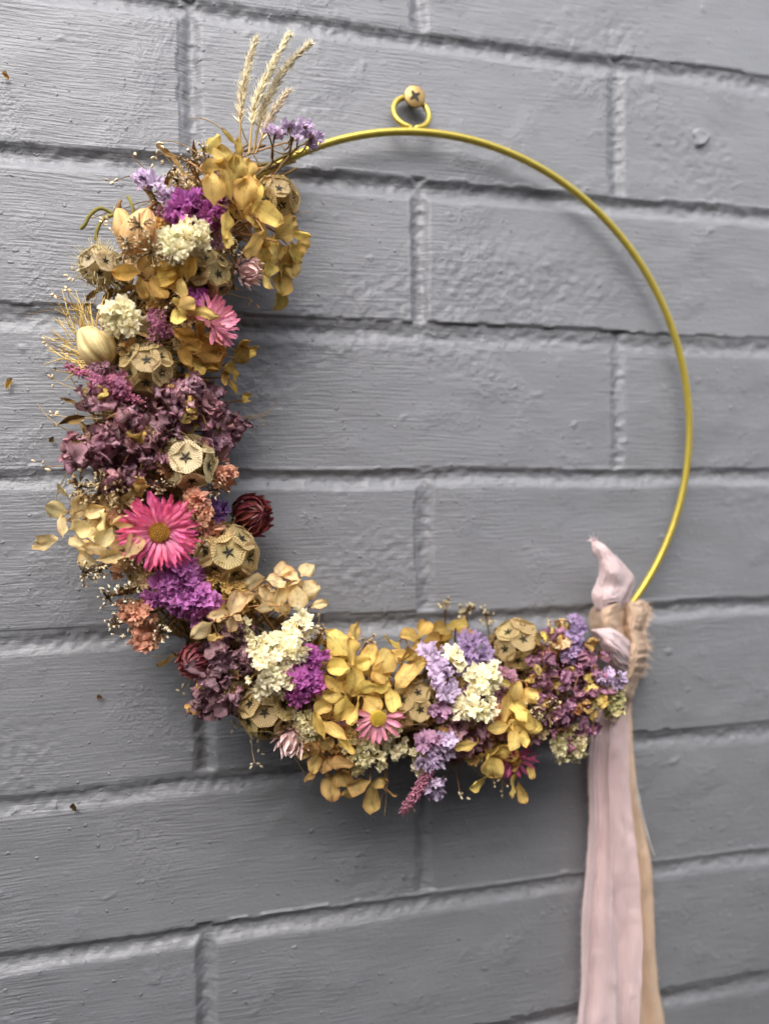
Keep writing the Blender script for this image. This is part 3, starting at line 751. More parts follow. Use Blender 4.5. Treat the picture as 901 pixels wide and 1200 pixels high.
# dusky crumpled hydrangeas
crumple_head('crumpled_hydrangea_head', 'dusky plum crumpled hydrangea head on the left side', 'plum', PLUM, [
    (225,470,30,20),(245,482,26,16),(200,462,22,12),(159,497,24,16),(97,530,24,18),(122,522,26,18),(175,525,24,15),(150,552,26,18),(111,467,15,8),(270,505,14,7),(253,517,12,5),(195,495,26,14),(130,545,22,10)], .08, (18, 29))
crumple_head('crumpled_hydrangea_head', 'dark plum crumpled hydrangea head beside the lower burgundy strawflower', 'plumd', PLUMD, [
    (272,752,22,14),(250,780,28,24),(258,812,26,20),(236,822,18,12),(285,745,14,7),(268,790,22,12)], .05, (15, 25))
crumple_head('crumpled_hydrangea_head', 'finely crumpled plum and gold hydrangea head next to the ribbon knot', 'plumf', MAUVE, [
    (665,800,48,70),(690,800,30,34),(655,760,26,22),(668,850,32,34),(690,775,24,18),(640,850,22,14)], .24, (11, 18), goldcols=TAN)
crumple_head('crumpled_hydrangea_head', 'deep plum crumpled petals under the cream statice tuft', 'plum', PLUM, [
    (540,848,30,20),(560,862,22,12),(525,868,22,10),(575,858,14,6)], .08, (14, 22), dd=-.004)
crumple_head('crumpled_hydrangea_head', 'thin curled gold petals at the upper edge beside the round seed head', 'goldc', GOLD, [(650,738,16,12),(660,750,12,8)], .3, (11, 18), goldcols=PALE)

# starflower seed heads
starpod(328,222,32,'starflower seed head at the top beside the lilac sprigs', dd=-.002, face=(.15,.25))
starpod(107,305,27,'fuzzy starflower seed head on a stalk at the upper left edge', pale=1, fuzz=True, face=(-.5,.1), dd=-.004)
starpod(252,320,32,'brown starflower seed head under the cream statice tuft at the top')
starpod(170,425,38,'starflower seed head beside the spiky cream nigella pod', face=(-.1,.15), dd=.002)
starpod(222,540,36,'pale flat starflower seed head above the hot pink daisy', pale=1, cup=.50, face=(0,.1), dd=.004, rings=((10,1),(62,5),(104,7)))
starpod(268,650,44,'large starflower seed head to the right of the hot pink daisy', dd=.002, face=(.1,.05))
starpod(312,838,40,'starflower seed head below the cream and magenta statice')
starpod(490,833,36,'brown starflower seed head beside the yellow-centred pink daisy', face=(.1,-.1))
starpod(612,754,36,'round starflower seed head at the upper right near the ribbon', face=(0,.3))

# daisies and strawflowers
daisy(187,624,45,'hot pink paper daisy facing the viewer on the left side','hot',lin(242,166,196),lin(226,74,138),(-.1,-.28), dd=.008, cr=.27, w=.155, layers=((88,32,1.0),(78,30,.98),(64,26,.86),(48,20,.68)))
daisy(252,377,34,'pale pink paper daisy turned sideways to the right','palepink',lin(240,196,204),lin(226,126,158),(1.25,.5), dd=.002, layers=((78,20,1.0),(58,17,.92),(36,14,.8)), w=.24)
daisy(443,842,28,'soft pink paper daisy with a yellow centre and drooping petals','softpink',lin(226,160,178),lin(216,128,150),(-.05,-.1), centre=lin(222,180,40), dd=.008, layers=((88,16,1.0),(78,13,.9)), w=.26, sector=(-1.57,-.35), cr=.34)
daisy(604,892,27,'deep pink paper daisy half hidden under gold petals','deeppink',lin(206,110,150),lin(178,66,116),(0,-.6), dd=-.002, layers=((84,16,1.0),(60,12,.8)), w=.26)
strawflower(302,602,31,'shiny burgundy strawflower on the inner edge','burg',lin(92,40,28),lin(118,40,50),(.75,.25))
strawflower(223,778,25,'burgundy strawflower at the outer lower left edge','burg2',lin(128,64,60),lin(132,62,72),(-.7,-.15))
strawflower(296,318,19,'small pale pink strawflower under the golden hydrangea','blush',lin(228,182,178),lin(250,230,224),(.7,-.3), n=34, open_=.3)
strawflower(338,876,21,'small blush strawflower hanging below the crescent','blush2',lin(224,178,174),lin(248,222,216),(-.5,-.9), n=34, open_=.4)

# statice tufts
MAG = (lin(160,80,146), lin(174,86,158)); PUR = (lin(168,88,152), lin(184,110,172)); CRM = (lin(232,222,176), lin(242,234,200)); LIL = (lin(206,186,204), lin(200,178,206))
VIO = (lin(168,142,174), lin(166,140,180)); PEA = (lin(206,150,112), lin(206,150,120)); DVI = (lin(88,56,100), lin(90,58,110)); MAU = (lin(184,140,164), lin(186,142,172))
statice('bright magenta statice tuft at the top of the crescent','mag',*MAG,[(214,243,16,9),(244,245,16,9),(228,236,12,5)],10)
statice('cream statice tuft at the top beside the peach bud','crm',*CRM,[(208,285,18,14),(226,270,13,8),(233,282,10,4)],9,dd=.006)
statice('cream statice flowers next to the spiky nigella pod','crm',*CRM,[(133,372,14,6),(152,372,13,6),(143,362,10,4)],11)
statice('purple statice tuft under the hot pink daisy','pur',*PUR,[(208,676,22,15),(236,708,18,13),(192,694,16,8),(215,700,18,10)],10)
statice('big cream white statice tuft on the lower left curve','crm',*CRM,[(318,785,26,24),(338,765,22,18),(352,732,17,10),(302,752,13,7),(330,800,16,8)],8.5,dd=.006)
statice('vivid magenta statice tuft right of the big cream tuft','mag',*MAG,[(358,796,22,20),(366,770,13,7),(345,812,11,5)],8.5,dd=.004)
statice('cream statice sprig in the middle of the lower right part','crm',*CRM,[(535,772,11,5),(562,800,16,9),(575,788,11,5),(550,826,16,8),(570,832,12,5)],9,dd=.006)
statice('lilac statice sprigs pointing up at the top end','lil',*LIL,[(322,156,8,6),(345,152,8,6)],8,face=(.1,1.2),dd=-.008)
statice('lilac statice sprig overlapping the hoop at the top end','lil',*LIL,[(368,160,9,7),(357,148,7,5)],7,face=(.9,.5),dd=-.012)
statice('lilac statice flower at the upper outer edge','lil',*LIL,[(172,214,11,7),(197,232,10,5)],9,face=(-.5,.8))
statice('lavender statice spray down the middle of the lower part','lil',*LIL,[(506,766,12,7),(517,790,14,9),(522,812,10,6)],8.5,dd=.004)
statice('violet statice tuft at the upper edge of the lower part','vio',*VIO,[(550,752,15,9),(540,772,13,7),(566,768,9,4)],8.5)
statice('mauve statice florets above the deep plum petals','mau',*MAU,[(528,832,12,7),(512,828,9,4),(500,870,12,6)],8)
statice('lavender statice hanging under the lower part','lil',*LIL,[(500,886,15,9),(520,872,12,6),(508,921,12,7)],8.5)
statice('purple statice beside the gold petals near the knot','vio',*MAU,[(676,735,12,7),(668,762,12,7)],8)
statice('lilac statice tip touching the ribbon','lil',*LIL,[(722,797,8,5),(706,790,8,4)],8,dd=.002)
statice('peach statice tuft on the inner edge','pea',*PEA,[(262,553,12,9)],7.5)
statice('peach statice florets between the pink daisy and the burgundy strawflower','pea',*PEA,[(226,588,14,8),(242,608,14,8),(250,622,9,4)],9)
statice('dark violet statice beside the burgundy strawflower','dvi',*DVI,[(257,598,11,8)],8)
statice('peach statice at the outer left edge below the pink daisy','pea',*PEA,[(152,712,13,7),(170,724,13,7),(166,750,12,6)],9.5)
statice('magenta statice peeping out behind the pale pink daisy','mag',*MAG,[(232,348,10,5)],8,dd=-.004)
statice('dusty rose statice above the plum hydrangea','dro',lin(176,110,130),lin(170,104,132),[(186,380,13,10),(140,455,14,8),(122,448,12,7)],6)
# cream scabious-like balls
for (x, y, r, lab, fc) in ((432,878,38,'fluffy cream flower ball under the yellow-centred daisy',(0,-.5)),(362,852,22,'small cream flower behind the golden petals',(-.3,-.3)),(670,872,24,'cream flower under the plum and gold hydrangea',(.1,-.8)),(716,822,20,'greenish cream flower beside the ribbon knot',(.3,-.1))):
    statice(lab,'ball'+('g' if x > 700 else ''),*((lin(214,204,150),lin(232,222,176)) if x < 700 else (lin(170,160,100),lin(198,188,136))),[(x,y,r*.78,int(r*.85))],7.5,face=fc,dd=-.002,name='cream_flower')

# small papery bits that fill the gaps between the heads
fr_ = random.Random(4)
FILL = ((lin(206,178,120),lin(222,198,146)),(lin(196,150,110),lin(208,164,124)),(lin(160,112,126),lin(176,132,146)),(lin(220,206,160),lin(234,224,186)),(lin(188,150,80),lin(206,170,96)))
for i in range(78):
    a = R(134 + (288-134)*(i+fr_.random())/78); q = HR + fr_.uniform(-.020, .016)
    P_ = Vector((HC.x + q*math.cos(a), -.035, HC.z + q*math.sin(a))) - CAM
    x = 450.5 + FPX*P_.dot(CR)/P_.dot(CF); y = 600 - FPX*P_.dot(CU)/P_.dot(CF); c = fr_.randrange(5)
    statice(None, 'fill%d' % c, *FILL[c], [(x, y, 10, 6), (x+fr_.uniform(-12, 12), y+fr_.uniform(-12, 12), 8, 4)], 6, dd=-.0055, name='filler_sprig')
# twiggy bud sprays
buds('brown and white bud spray at the top behind the magenta statice',[(225,190,16),(207,212,15),(238,176,9)],lin(226,214,196))
buds('tiny brown buds around the peach bud',[(178,296,20),(150,285,14),(205,300,12),(165,265,16)],lin(214,196,166),2.2,dd=.007)
buds('beige bud spray above the cream hydrangea',[(95,570,20),(120,575,24),(148,582,20)],lin(196,176,132),3.3)
buds('small white buds sticking out at the left edge',[(100,672,15),(118,668,10),(160,658,14)],lin(226,212,178),2.6)
buds('small white bud spray beside the peach statice',[(128,700,14),(137,732,15),(190,740,12),(150,695,14)],lin(230,220,190),2.5)
buds('dry bud twigs at the upper edge of the lower part',[(522,706,8),(546,716,12),(570,722,11)],lin(190,176,140),2.8,dd=-.016)
buds('dry twig between the cream tuft and the golden hydrangea',[(378,742,10),(432,750,8)],lin(176,156,116),2.6)
buds('fine beige sprig on the plum and gold hydrangea',[(640,835,18),(625,825,9)],lin(214,198,150),2.4,dd=.006)
buds('tiny pale buds between the seed head and the strawflower',[(255,572,14),(190,572,14),(236,640,8)],lin(196,180,146),2.2)
buds('small cream buds among the flowers beside the top seed head',[(268,290,12),(196,350,12),(285,300,8)],lin(214,200,160),2.6)
spike('dusty pink feathery spray at the left edge',[[(150,462),(118,446),(78,430)],[(170,472),(140,462),(112,452)]],lin(176,96,120))
spike('dusty pink feathery tip hanging lowest under the lower part',[[(505,900),(488,928),(472,952)],[(500,905),(484,935),(476,945)]],lin(196,124,142),rad=8,dens=.8)
spike('rose feathery tuft above the big seed head',[[(182,400),(185,382),(190,366)]],lin(166,110,118),rad=10)

# peach bud and nigella pod
def lobed_bud(name, label, px, py, rx, ry, ang, cols, lobes, face, dd=0, tip=.5):
    p, n, s = place(px, py, dd)
    th = np.linspace(0, 2*math.pi, 60, endpoint=False); t = np.linspace(0, 1, 22)
    b = MB(); rows, cc = [], []
    for v in t:
        rr2 = (math.sin(math.pi * min(.995, v ** .85)) ** .62) * (1 - .25*v) + .02
        lob = 1 - .16*np.abs(np.sin(th*lobes/2)) ** 0.5 * 0 - .17*(1-np.abs(np.cos(th*lobes/2)))**2
        rows.append(np.stack([rx*s*rr2*lob*np.cos(th), ry*s*(v*2-1)+0*th, rx*s*rr2*lob*np.sin(th)], -1))
        k = (1-np.abs(np.cos(th*lobes/2)))**2; c = np.array(cols[0])*(1-v)+np.array(cols[1])*v
        cc.append(c[None]*(1-.45*k[:,None]) + np.array(cols[2])[None]*(.45*k[:,None]))
    P = np.array(rows); P = P + noise3(P*160, 3)[..., None]*.0009
    TT, VV2 = np.meshgrid(th, t); stv = 1 + .30*noise3(np.stack([np.cos(TT)*7, np.sin(TT)*7, VV2*1.2], -1), 8) + .2*noise3(np.stack([np.cos(TT)*16, np.sin(TT)*16, VV2*2], -1), 9)
    b.grid(P, np.array(cc)*stv[..., None], wrap=True)
    M = TRS(p - n*rx*s*.5, n, R(ang-90)); inv = M.inverted()
    b.tube([(0, ry*s*.96, 0), (.001, ry*s*1.15, .0005), (.002, ry*s*1.35, -.001)], [.0012, .0008, .0003], 6, cols[2])
    b.tube(bezier((0, -ry*s*.95, 0), (0, -ry*s*1.4, -.003), inv @ core(p), 7), .0009, 6, lin(140, 112, 60))
    return obj(name, b.mesh(name, M_papery), wreath, M, label), p, n, s, M
lobed_bud('peach_bud','closed peach coloured flower bud at the upper left', 163,268,25,31,70,(lin(206,156,100),lin(216,172,118),lin(140,96,52)),6,None)
lobed_bud('peach_bud','smaller peach flower bud half hidden at the upper left', 143,262,15,24,105,(lin(196,146,92),lin(206,160,104),lin(130,90,50)),6,None,-.006)
pod, pp, pn, ps, PM = lobed_bud('nigella_pod','cream nigella pod with spiky threads at the left edge', 108,402,24,27,125,(lin(206,186,124),lin(222,204,146),lin(158,128,66)),5,None,-.002)
b = MB()
for i in range(40):
    ex, ey = random.choice(((72,350),(85,345),(100,352),(66,385),(63,400),(70,415),(75,372),(118,352),(92,360),(62,410),(80,436),(132,356),(78,360)))
    ex += random.gauss(0, 6); ey += random.gauss(0, 6); bx, by = 122+random.gauss(0, 6), 424+random.gauss(0, 5)
    dm = random.uniform(.022, .050); P0 = at(bx, by, .03); P2 = at(ex, ey, random.uniform(.016, .046)); mx_, my_ = (bx+ex)/2-random.uniform(-2, 22), (by+ey)/2+random.uniform(-10, 16)
    path = bezier(P0, at(mx_, my_, dm), P2, 10); b.tube(path, np.linspace(.00045, .00012, 10), 4, np.array(lin(216, 192, 112))*random.uniform(.75, 1.1))
    for k in (5, 7):
        d = Vector(path[k+1]-path[k]).normalized(); e2 = Vector(path[k]) + jit(d, .5)*random.uniform(.004, .009); b.tube([path[k], (Vector(path[k])+e2)/2, e2], [.0003, .0002, .0001], 4, lin(210, 184, 104))
obj('pod_threads', b.mesh('pod_threads', M_stem), pod, None, None, kind='stuff')
# curling tendrils at the upper left
b = MB()
def pxpath(pts, dep): return [tuple(at(x, y, dep + .0012*math.sin(i))) for i, (x, y) in enumerate(pts)]
def smooth(P, n=28):
    P = np.array(P); t = np.linspace(0, len(P)-1, n); out = []
    for q in t:
        i = int(min(q, len(P)-2)); f = q-i; p0 = P[max(i-1,0)]; p1 = P[i]; p2 = P[i+1]; p3 = P[min(i+2, len(P)-1)]
        out.append(.5*((2*p1)+(-p0+p2)*f+(2*p0-5*p1+4*p2-p3)*f*f+(-p0+3*p1-3*p2+p3)*f**3))
    return np.array(out)
for pts in ([(132,250),(118,244),(106,252),(100,263),(95,268)],[(134,252),(122,256),(115,268),(112,282)],[(122,318),(135,335),(150,352),(162,372)],[(150,230),(155,240),(157,252)]):
    b.tube(smooth(pxpath(pts, .034)), .0008, 6, lin(124,112,52))
obj('curling_tendril', b.mesh('curling_tendril', M_stem), wreath, None, 'green brown curling stalks at the upper left edge', kind='stuff')

# grass plumes
GR = lin(232,216,178)
def plume(pts, label, dep, dens=1.0):
    b = MB(); P = smooth([tuple(at(x, y, dep+.002*i)) for i, (x, y) in enumerate(pts)], 40); b.tube(P, np.linspace(.0006, .00015, 40), 5, lin(176,146,92))
    s = mpp(Vector(P[0])); L_ = np.linalg.norm(np.diff(P, axis=0), axis=1).sum()/s
    for i in range(int(L_*2.1*dens)):
        f = .22 + .78*random.random(); k = int(f*38); T = Vector(P[k+1]-P[k]).normalized()
        side = Vector(rng.normal(size=3)); side = (side - T*side.dot(T)).normalized()
        d = (T*random.uniform(.75, 1.1) + side*random.uniform(.25, .75)).normalized()
        ln = s*random.uniform(6, 10)*(1.15-.5*f); p = Vector(P[k]); q = p + side*s*random.uniform(.3, 2.6)*(1.1-f)
        c = np.array(GR)*random.uniform(.7, 1.2)
        b.tube([p, q, q+d*ln*.5, q+d*ln], [.00012, .0003, .00042, .00005], 4, c)
        for _k in range(2):
            e = q+d*ln*.8; b.tube([e-d*ln*.4, e+jit(d, .3)*ln*random.uniform(.5, 1.0)], [.00012, .00004], 3, np.array(lin(240,228,196)))
    return obj('grass_plume', b.mesh('grass_plume', M_stem), wreath, None, label)
plume([(281,178),(283,120),(290,80),(300,44)],'leftmost upright dried grass plume at the top',.030)
plume([(292,180),(300,120),(320,75),(339,40)],'middle dried grass plume at the top, the tallest',.034)
plume([(297,180),(310,125),(335,80),(365,50)],'dried grass plume at the top arching furthest right',.030)
plume([(300,180),(312,150),(325,125),(338,106)],'short dried grass plume at the top under the arching one',.036,.9)
# thin stray twigs with a bud at the tip, all round the outline
b = MB(); wr = random.Random(9)
for i in range(80):
    a = R(wr.uniform(126, 290)); sd = wr.choice((1, 1, -1)); q0 = HR + sd*wr.uniform(.020, .030); q1 = q0 + sd*wr.uniform(.003, .012); a1 = a + wr.gauss(0, .07)
    P0 = (HC.x + HR*math.cos(a), -.022, HC.z + HR*math.sin(a)); P1 = (HC.x + q0*math.cos(a), -.030, HC.z + q0*math.sin(a)); P2 = Vector((HC.x + q1*math.cos(a1), -wr.uniform(.012, .040), HC.z + q1*math.sin(a1)))
    c = np.array(wr.choice((lin(176,146,92), lin(196,172,120), lin(150,118,70)))); b.tube(bezier(P0, P1, P2, 8), np.linspace(.0004, .0002, 8), 3, c)
    for k in range(wr.choice((0, 2, 4))):
        o = Vector((wr.gauss(0, 1), wr.gauss(0, 1), wr.gauss(0, 1)))*.0016; b.blob(P2 + o, (.0006, .0006, .0011), np.array(lin(226,208,166))*wr.uniform(.7, 1.1), 5, 4, o)
obj('stray_twigs', b.mesh('stray_twigs', M_stem), wreath, None, 'thin stray twigs sticking out round the edge of the flowers', kind='stuff')
# fine loose fibres
b = MB()
for (x, y) in ((75,355),(85,380),(70,410),(330,245),(350,255),(455,920),(330,490)):
    for k in range(3):
        p = place(x, y, -.004)[0]; d = ring_dir(p)[0]; e = p + (d*random.uniform(-.2, 1) + Vector((random.gauss(0, .4), -.2, random.gauss(0, .4))))*.016
        b.tube(bezier(core(p).lerp(p, .6), p, e, 7), .00014, 3, lin(150,124,74))
obj('loose_fibre', b.mesh('loose_fibre', M_stem), wreath, None, None, kind='stuff')

# ------------------------------------------------------------------ ribbons
def cloth_mat(name, c):
    mt, N, L = new_mat(name); out = N.new('ShaderNodeOutputMaterial'); p = N.new('ShaderNodeBsdfPrincipled')
    uv = N.new('ShaderNodeUVMap'); sp = N.new('ShaderNodeSeparateXYZ'); L.new(uv.outputs[0], sp.inputs[0])
    wv = math_node(N, L, 'ADD', math_node(N, L, 'SINE', math_node(N, L, 'MULTIPLY', sp.outputs[0], 900)), math_node(N, L, 'SINE', math_node(N, L, 'MULTIPLY', sp.outputs[1], 2600)))
    geo = N.new('ShaderNodeNewGeometry'); nz = N.new('ShaderNodeTexNoise'); nz.inputs['Scale'].default_value = 90; nz.inputs['Detail'].default_value = 4
    L.new(geo.outputs['Position'], nz.inputs['Vector'])
    mix = N.new('ShaderNodeMix'); mix.data_type = 'RGBA'; mix.inputs[6].default_value = (*[x*.84 for x in c], 1); mix.inputs[7].default_value = (*[min(1, x*1.1) for x in c], 1)
    L.new(nz.outputs[0], mix.inputs[0]); L.new(mix.outputs[2], p.inputs['Base Color'])
    p.inputs['Roughness'].default_value = .75; p.inputs['Specular IOR Level'].default_value = .2; p.inputs['Sheen Weight'].default_value = .25
    bp = N.new('ShaderNodeBump'); bp.inputs['Distance'].default_value = .00012; bp.inputs['Strength'].default_value = .6; L.new(wv, bp.inputs['Height']); L.new(bp.outputs[0], p.inputs['Normal'])
    t = N.new('ShaderNodeBsdfTranslucent'); L.new(mix.outputs[2], t.inputs[0]); mx = N.new('ShaderNodeMixShader'); mx.inputs[0].default_value = .18
    L.new(p.outputs[0], mx.inputs[1]); L.new(t.outputs[0], mx.inputs[2]); L.new(mx.outputs[0], out.inputs[0]); return mt
M_pink = cloth_mat('pale_pink_chiffon', lin(249,220,220)); M_peach = cloth_mat('peach_silk', lin(240,206,174))
M_fray = plant_mat('frayed_thread', .8, .3, .1, .0, .1)
KN = at(716, 770, .03)
pinkr = obj('pink_ribbon', None, None, Matrix.Translation(KN), 'pale pink chiffon ribbon tied to the hoop with long hanging tail', 'ribbon')
peachr = obj('peach_ribbon', None, None, Matrix.Translation(KN), 'peach silk ribbon with frayed edges behind the pink one', 'ribbon')
def interp(keys, y):
    ks = np.array(keys, float); return np.stack([np.interp(y, ks[:, 0], ks[:, i]) for i in range(1, ks.shape[1])], -1)
def pleat(u, folds):
    # overlapping flat pleats: each rises slowly and drops sharply at its fold
    d = 0.0
    for (a, c, h) in folds:
        t = (u-a)/(c-a)
        if 0 <= t <= 1: d += h*(t**1.3)*(1-max(0, (t-.9)/.1)**2)
        elif t > 1: d += 0
    return d + .03*math.sin(u*17+1)
def tail(keys, folds, dep, amp, seed, fray_sides, nu=70, nv=150):
    """keys: (y, left x, right x); hangs as pleated cloth"""
    ys = np.linspace(keys[0][0], keys[-1][0], nv); E = interp(keys, ys); P = np.zeros((nv, nu, 3))
    u = np.linspace(0, 1, nu)
    for i, y in enumerate(ys):
        f = (y-ys[0])/(ys[-1]-ys[0]); op = min(1, .35+1.6*f)*(1+.25*math.sin(f*9+seed))
        l = E[i, 0] + 1.6*math.sin(y*.035+seed) ; r = E[i, 1] + 1.8*math.sin(y*.028+seed*2)
        for j in range(nu):
            ph = pleat(u[j] + .06*math.sin(f*3.2+seed+u[j]*5) + .022*math.sin(f*9+u[j]*9), folds)
            x = l + (r-l)*(u[j] + .018*math.sin(2*math.pi*3*u[j]+f*3))
            P[i, j] = at(x, y, max(.003, dep + amp*op*ph))
    P[..., 1] += .0008*noise3(P*np.array((120, 120, 40)), seed) + .0006*noise3(P*np.array((190, 190, 150)), seed+1) + .0012*np.clip(noise3(P*np.array((55, 55, 30)), seed+2), -.4, .6)
    b = MB(); b.grid(P)
    fr = MB()
    for side in fray_sides:
        e = P[:, 0] if side == 0 else P[:, -1]; sg = -1 if side == 0 else 1
        for i in range(200):
            k = random.uniform(0, nv-2); q = e[int(k)]*(1-k % 1)+e[int(k)+1]*(k % 1); ln = random.uniform(.0005, .0018)
            d = np.array((sg*1.0, random.gauss(0, .3), random.gauss(-.5, .6))); fr.tube([q-d*.0008, q+d*ln*.5, q+d*ln+np.array((0, 0, -ln*.4))], [.00006, .00005, .00003], 3, lin(236,218,210))
    return b, fr
bk, fr = tail([(800,716,736),(835,704,738),(870,699,741),(930,700,748),(985,705,757),(1080,715,765),(1160,722,772),(1210,725,780),(1350,728,792),(1500,730,800)], [(0,.6,.6),(.6,1.0,.8)], .007, .0035, 2, (1,))
o = obj('tail', bk.mesh('tail', M_peach), peachr); obj('frayed_edge', fr.mesh('frayed_edge', M_fray), o, None, None, kind='stuff'); fr0 = fr
bk, fr = tail([(796,709,726),(815,706,729),(835,699,733),(855,693,736),(900,690,738),(950,688,742),(1050,684,747),(1110,680,752),(1150,678,752),(1200,674,748),(1350,664,752),(1500,658,756)], [(-.1,.20,.8),(.18,.30,.35),(.28,.60,1.1),(.58,1.08,.9)], .012, .0085, 5, (0,))
o = obj('tail', bk.mesh('tail', M_pink), pinkr); obj('frayed_edge', fr.mesh('frayed_edge', M_fray), o, None, None, kind='stuff')
def loft(sections, nu=110, nv=120, seed=0, crum=.0012, folds=4, famp=.12, crease=.0012, around=True, nc=7):
    """gathered cloth: sections (x, y, depth, half width px, half width of the other axis px, turn)"""
    S = smooth([(x, y, d, a, c, t) for x, y, d, a, c, t in sections], nv); P = np.zeros((nv, nu, 3)); th = np.linspace(0, 2*math.pi, nu, endpoint=False)
    for i in range(nv):
        x, y, d, a, c, t = S[i]; p = at(x, y, d); s = mpp(p); tn = R(t)
        ex = CR*math.cos(tn)+CU*math.sin(tn); ez = -CF
        for j in range(nu):
            w = 1 + famp*(math.sin(folds*th[j]+i*.05+seed)+.55*math.sin((folds*2+1)*th[j]-i*.04+seed*2)+.35*abs(math.sin((folds*2+3)*th[j]*.5+i*.06+seed*3)))
            P[i, j] = p + ex*(a*s*math.cos(th[j])*w) + ez*(c*s*math.sin(th[j])*w)
    P += (crum*np.stack([noise3(P*110, seed+k) for k in range(3)], -1)) + crum*.5*np.stack([noise3(P*260, seed+5+k) for k in range(3)], -1)
    TH, VV = np.meshgrid(th, np.linspace(0, 1, nv)); q = np.stack([np.cos(TH)*.9, np.sin(TH)*.9, VV*nc], -1) if around else np.stack([np.cos(TH)*nc*.45, np.sin(TH)*nc*.45, VV*1.1], -1)
    ridge = (1-np.abs(noise3(q, seed+50))*2.6) + .5*(1-np.abs(noise3(q*2.1, seed+70))*2.6)
    ctr = P.mean(axis=1, keepdims=True); d = P-ctr; d /= np.linalg.norm(d, axis=-1, keepdims=True)+1e-9
    P = P + d*(crease*ridge)[..., None]
    b = MB(); b.grid(P, wrap=True); return b, P
def frayline(P, n, side, col=lin(228,206,180), ln0=.0045):
    fr = MB()
    for i in range(n):
        k = random.uniform(0, len(P)-1.01); q = P[int(k)]*(1-k % 1)+P[int(k)+1]*(k % 1); d = np.array(side)+rng.normal(size=3)*.45; ln = random.uniform(.3, 1)*ln0
        fr.tube([q, q+d*ln*.5, q+d*ln+np.array((0, 0, -.0006))], [.00014, .00011, .00005], 3, col)
    return fr
# ragged scrap of peach behind the wire
def sheet(cols_, nv, nu, seed, crum, mat, name, parent, cd=(5.0, 1.6), edge=0.0):
    """cols_: rows of (xl, yl, xr, yr, depth left, depth mid, depth right)"""
    S = smooth(cols_, nv); P = np.zeros((nv, nu, 3))
    for i in range(nv):
        xl, yl, xr, yr, dl, dm, dr = S[i]
        xr += edge*float(noise3(np.array((i*.35, .5, seed)), 3)+.6*noise3(np.array((i*.9, .2, seed)), 4)) if edge else 0
        for j in range(nu):
            u = j/(nu-1); d = dl*(1-u)**2*1+2*u*(1-u)*dm+dr*u*u if False else (dl*(1-u)+dr*u) + (dm-(dl+dr)/2)*math.sin(math.pi*u)
            P[i, j] = at(xl+(xr-xl)*u, yl+(yr-yl)*u, d)
    UU, VV = np.meshgrid(np.linspace(0, 1, nu), np.linspace(0, 1, nv)); rg = (1-np.abs(noise3(np.stack([UU*cd[0]+VV*1.2, VV*cd[1]+UU*.8, 0*UU], -1), seed+30))*2)+.5*(1-np.abs(noise3(np.stack([UU*cd[0]*2.2+VV*2, VV*cd[1]*2.2, 0*UU+3], -1), seed+31))*2)
    P[..., 1] -= crum*1.1*rg
    P += crum*.7*np.stack([noise3(P*120, seed+k) for k in range(3)], -1) + crum*.3*np.stack([noise3(P*330, seed+9+k) for k in range(3)], -1)
    b = MB(); b.grid(P); o = obj(name, b.mesh(name, mat), parent); return o, P
o, P = sheet([(735,706,750,706,.014,.018,.010),(733,722,758,718,.014,.020,.008),(734,740,752,742,.014,.018,.010),(735,752,744,754,.014,.016,.012)], 40, 24, 4, .0011, M_peach, 'ragged_scrap', peachr, cd=(2.4, .8))
fr = frayline(P[:, -1], 170, (.9, 0, .1), lin(244,222,200), .0034); obj('frayed_edge', fr.mesh('frayed_edge', M_fray), o, None, None, kind='stuff')
# pink tail end standing up
o, P = sheet([(690,634,694,633,.020,.020,.020),(693,645,707,637,.022,.026,.022),(699,658,718,650,.023,.029,.022),(699,674,732,664,.024,.032,.020),(693,690,741,680,.024,.030,.018),(692,702,738,696,.024,.032,.018),(697,714,730,712,.024,.030,.020)], 70, 50, 6, .0012, M_pink, 'upper_tail', pinkr)
fr = frayline(P[:4].reshape(-1, 3), 70, (-.3, 0, .9), lin(232,212,214), .003); obj('frayed_edge', fr.mesh('frayed_edge', M_fray), o, None, None, kind='stuff')
# pink band folding over the knot
sheet([(691,737,692,740,.030,.031,.030),(702,736,699,749,.036,.040,.034),(716,737,706,767,.038,.047,.036),(729,744,713,783,.034,.046,.034),(738,755,721,792,.026,.040,.028),(741,768,729,796,.016,.028,.018)], 70, 50, 21, .0009, M_pink, 'knot', pinkr, cd=(4.5, 1.6), edge=.0)
sheet([(696,697,738,690,.020,.031,.016),(694,704,738,697,.021,.033,.015),(697,712,736,705,.022,.032,.015)], 24, 40, 24, .0007, M_pink, 'fold', pinkr, cd=(1.2, 3.0))
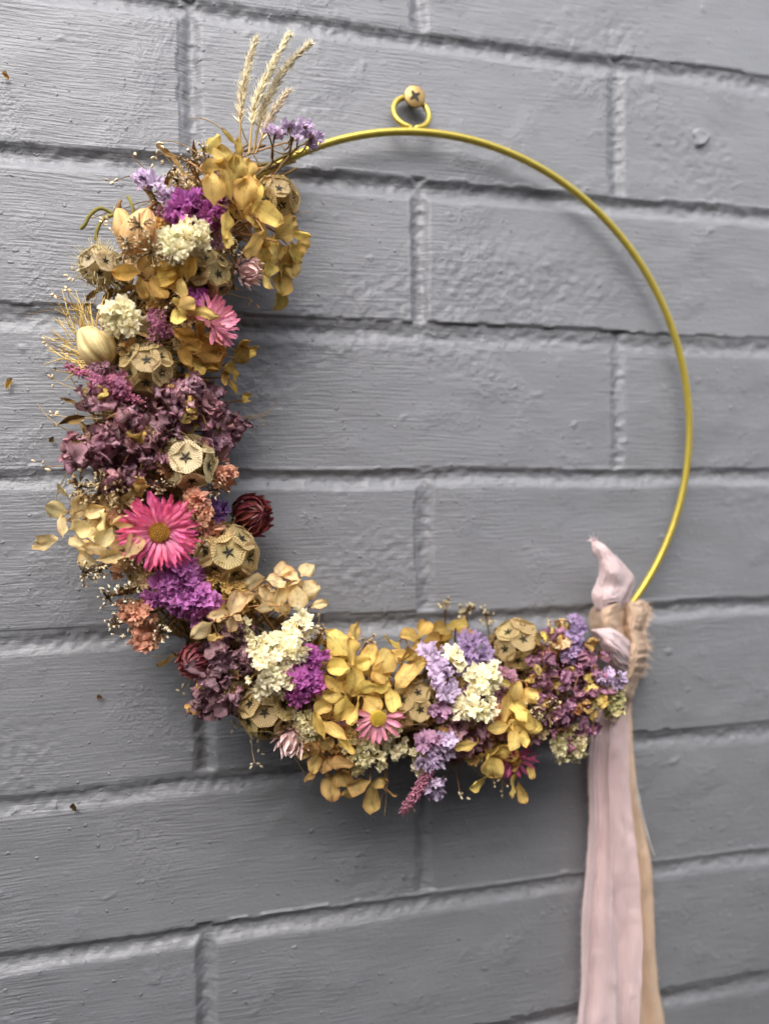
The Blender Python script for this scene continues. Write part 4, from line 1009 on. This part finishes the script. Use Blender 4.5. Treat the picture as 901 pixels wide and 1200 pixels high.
# peach wrap round the hoop and stalks
sheet([(702,703,737,697,.015,.027,.012),(692,713,738,708,.013,.032,.012),(689,727,735,724,.012,.034,.012),(691,741,736,741,.013,.033,.013),(698,752,736,755,.015,.029,.014)], 60, 50, 3, .0007, M_peach, 'wrap', peachr, cd=(1.3, 4.0))
o, P = sheet([(726,706,748,703,.014,.022,.008),(729,720,757,716,.016,.026,.008),(730,738,752,739,.018,.027,.010),(731,753,756,752,.018,.028,.009),(729,769,756,768,.020,.029,.009),(726,784,752,787,.020,.028,.009),(721,800,743,808,.020,.026,.010),(712,820,731,828,.018,.024,.010),(706,842,722,846,.016,.020,.010)], 90, 40, 8, .0012, M_peach, 'bow_loop', peachr, cd=(2.4, .7), edge=3.5)
fr = frayline(P[:60, -1], 240, (.9, -.1, .1), lin(244,222,200), .0034)
obj('frayed_edge', fr.mesh('frayed_edge', M_fray), o, None, None, kind='stuff')
# long loose threads
b = MB()
for pts in ([(742,905),(752,950),(762,990),(767,1003)],[(745,930),(757,975),(765,998)]):
    b.tube(smooth([tuple(at(x, y, .012)) for x, y in pts]), .00022, 4, lin(226,220,214))
obj('loose_thread', b.mesh('loose_thread', M_fray), peachr, None, None, kind='stuff')

# ------------------------------------------------------------------ flecks of dried petal caught on the wall
fl = petal(.8, 'round', .4, .3, .12, .25, 31, 6, 7, lin(176,130,50), lin(196,156,76))
fleck_me = fl.mesh('petal_fleck', M_crumple)
fd = petal(.8, 'round', .4, .3, .12, .25, 33, 6, 7, lin(96,70,30), lin(120,90,40)); fleckd = fd.mesh('petal_fleck', M_crumple)
for (x, y, L_, me, lab) in ((8,90,9,fleck_me,'tiny gold petal fleck stuck to the wall near the top left corner'),(9,447,13,fleck_me,'pale gold petal fleck stuck on the wall at the left edge'),
                            (61,514,7,fleckd,'tiny brown fleck on the wall beside the plum hydrangea'),(88,944,10,fleckd,'brown petal fleck on the wall at the lower left'),(118,817,6,fleckd,'tiny dark fleck on the wall below the peach statice')):
    p = at(x, y, .0014); obj('petal_fleck', me, None, TRS(p, jit(Vector((0, -1, 0)), .3), random.random()*6, L_*mpp(p)) @ Matrix.Translation((0, -.5, 0)), lab, 'petal fleck', 'petal flecks stuck on the wall')
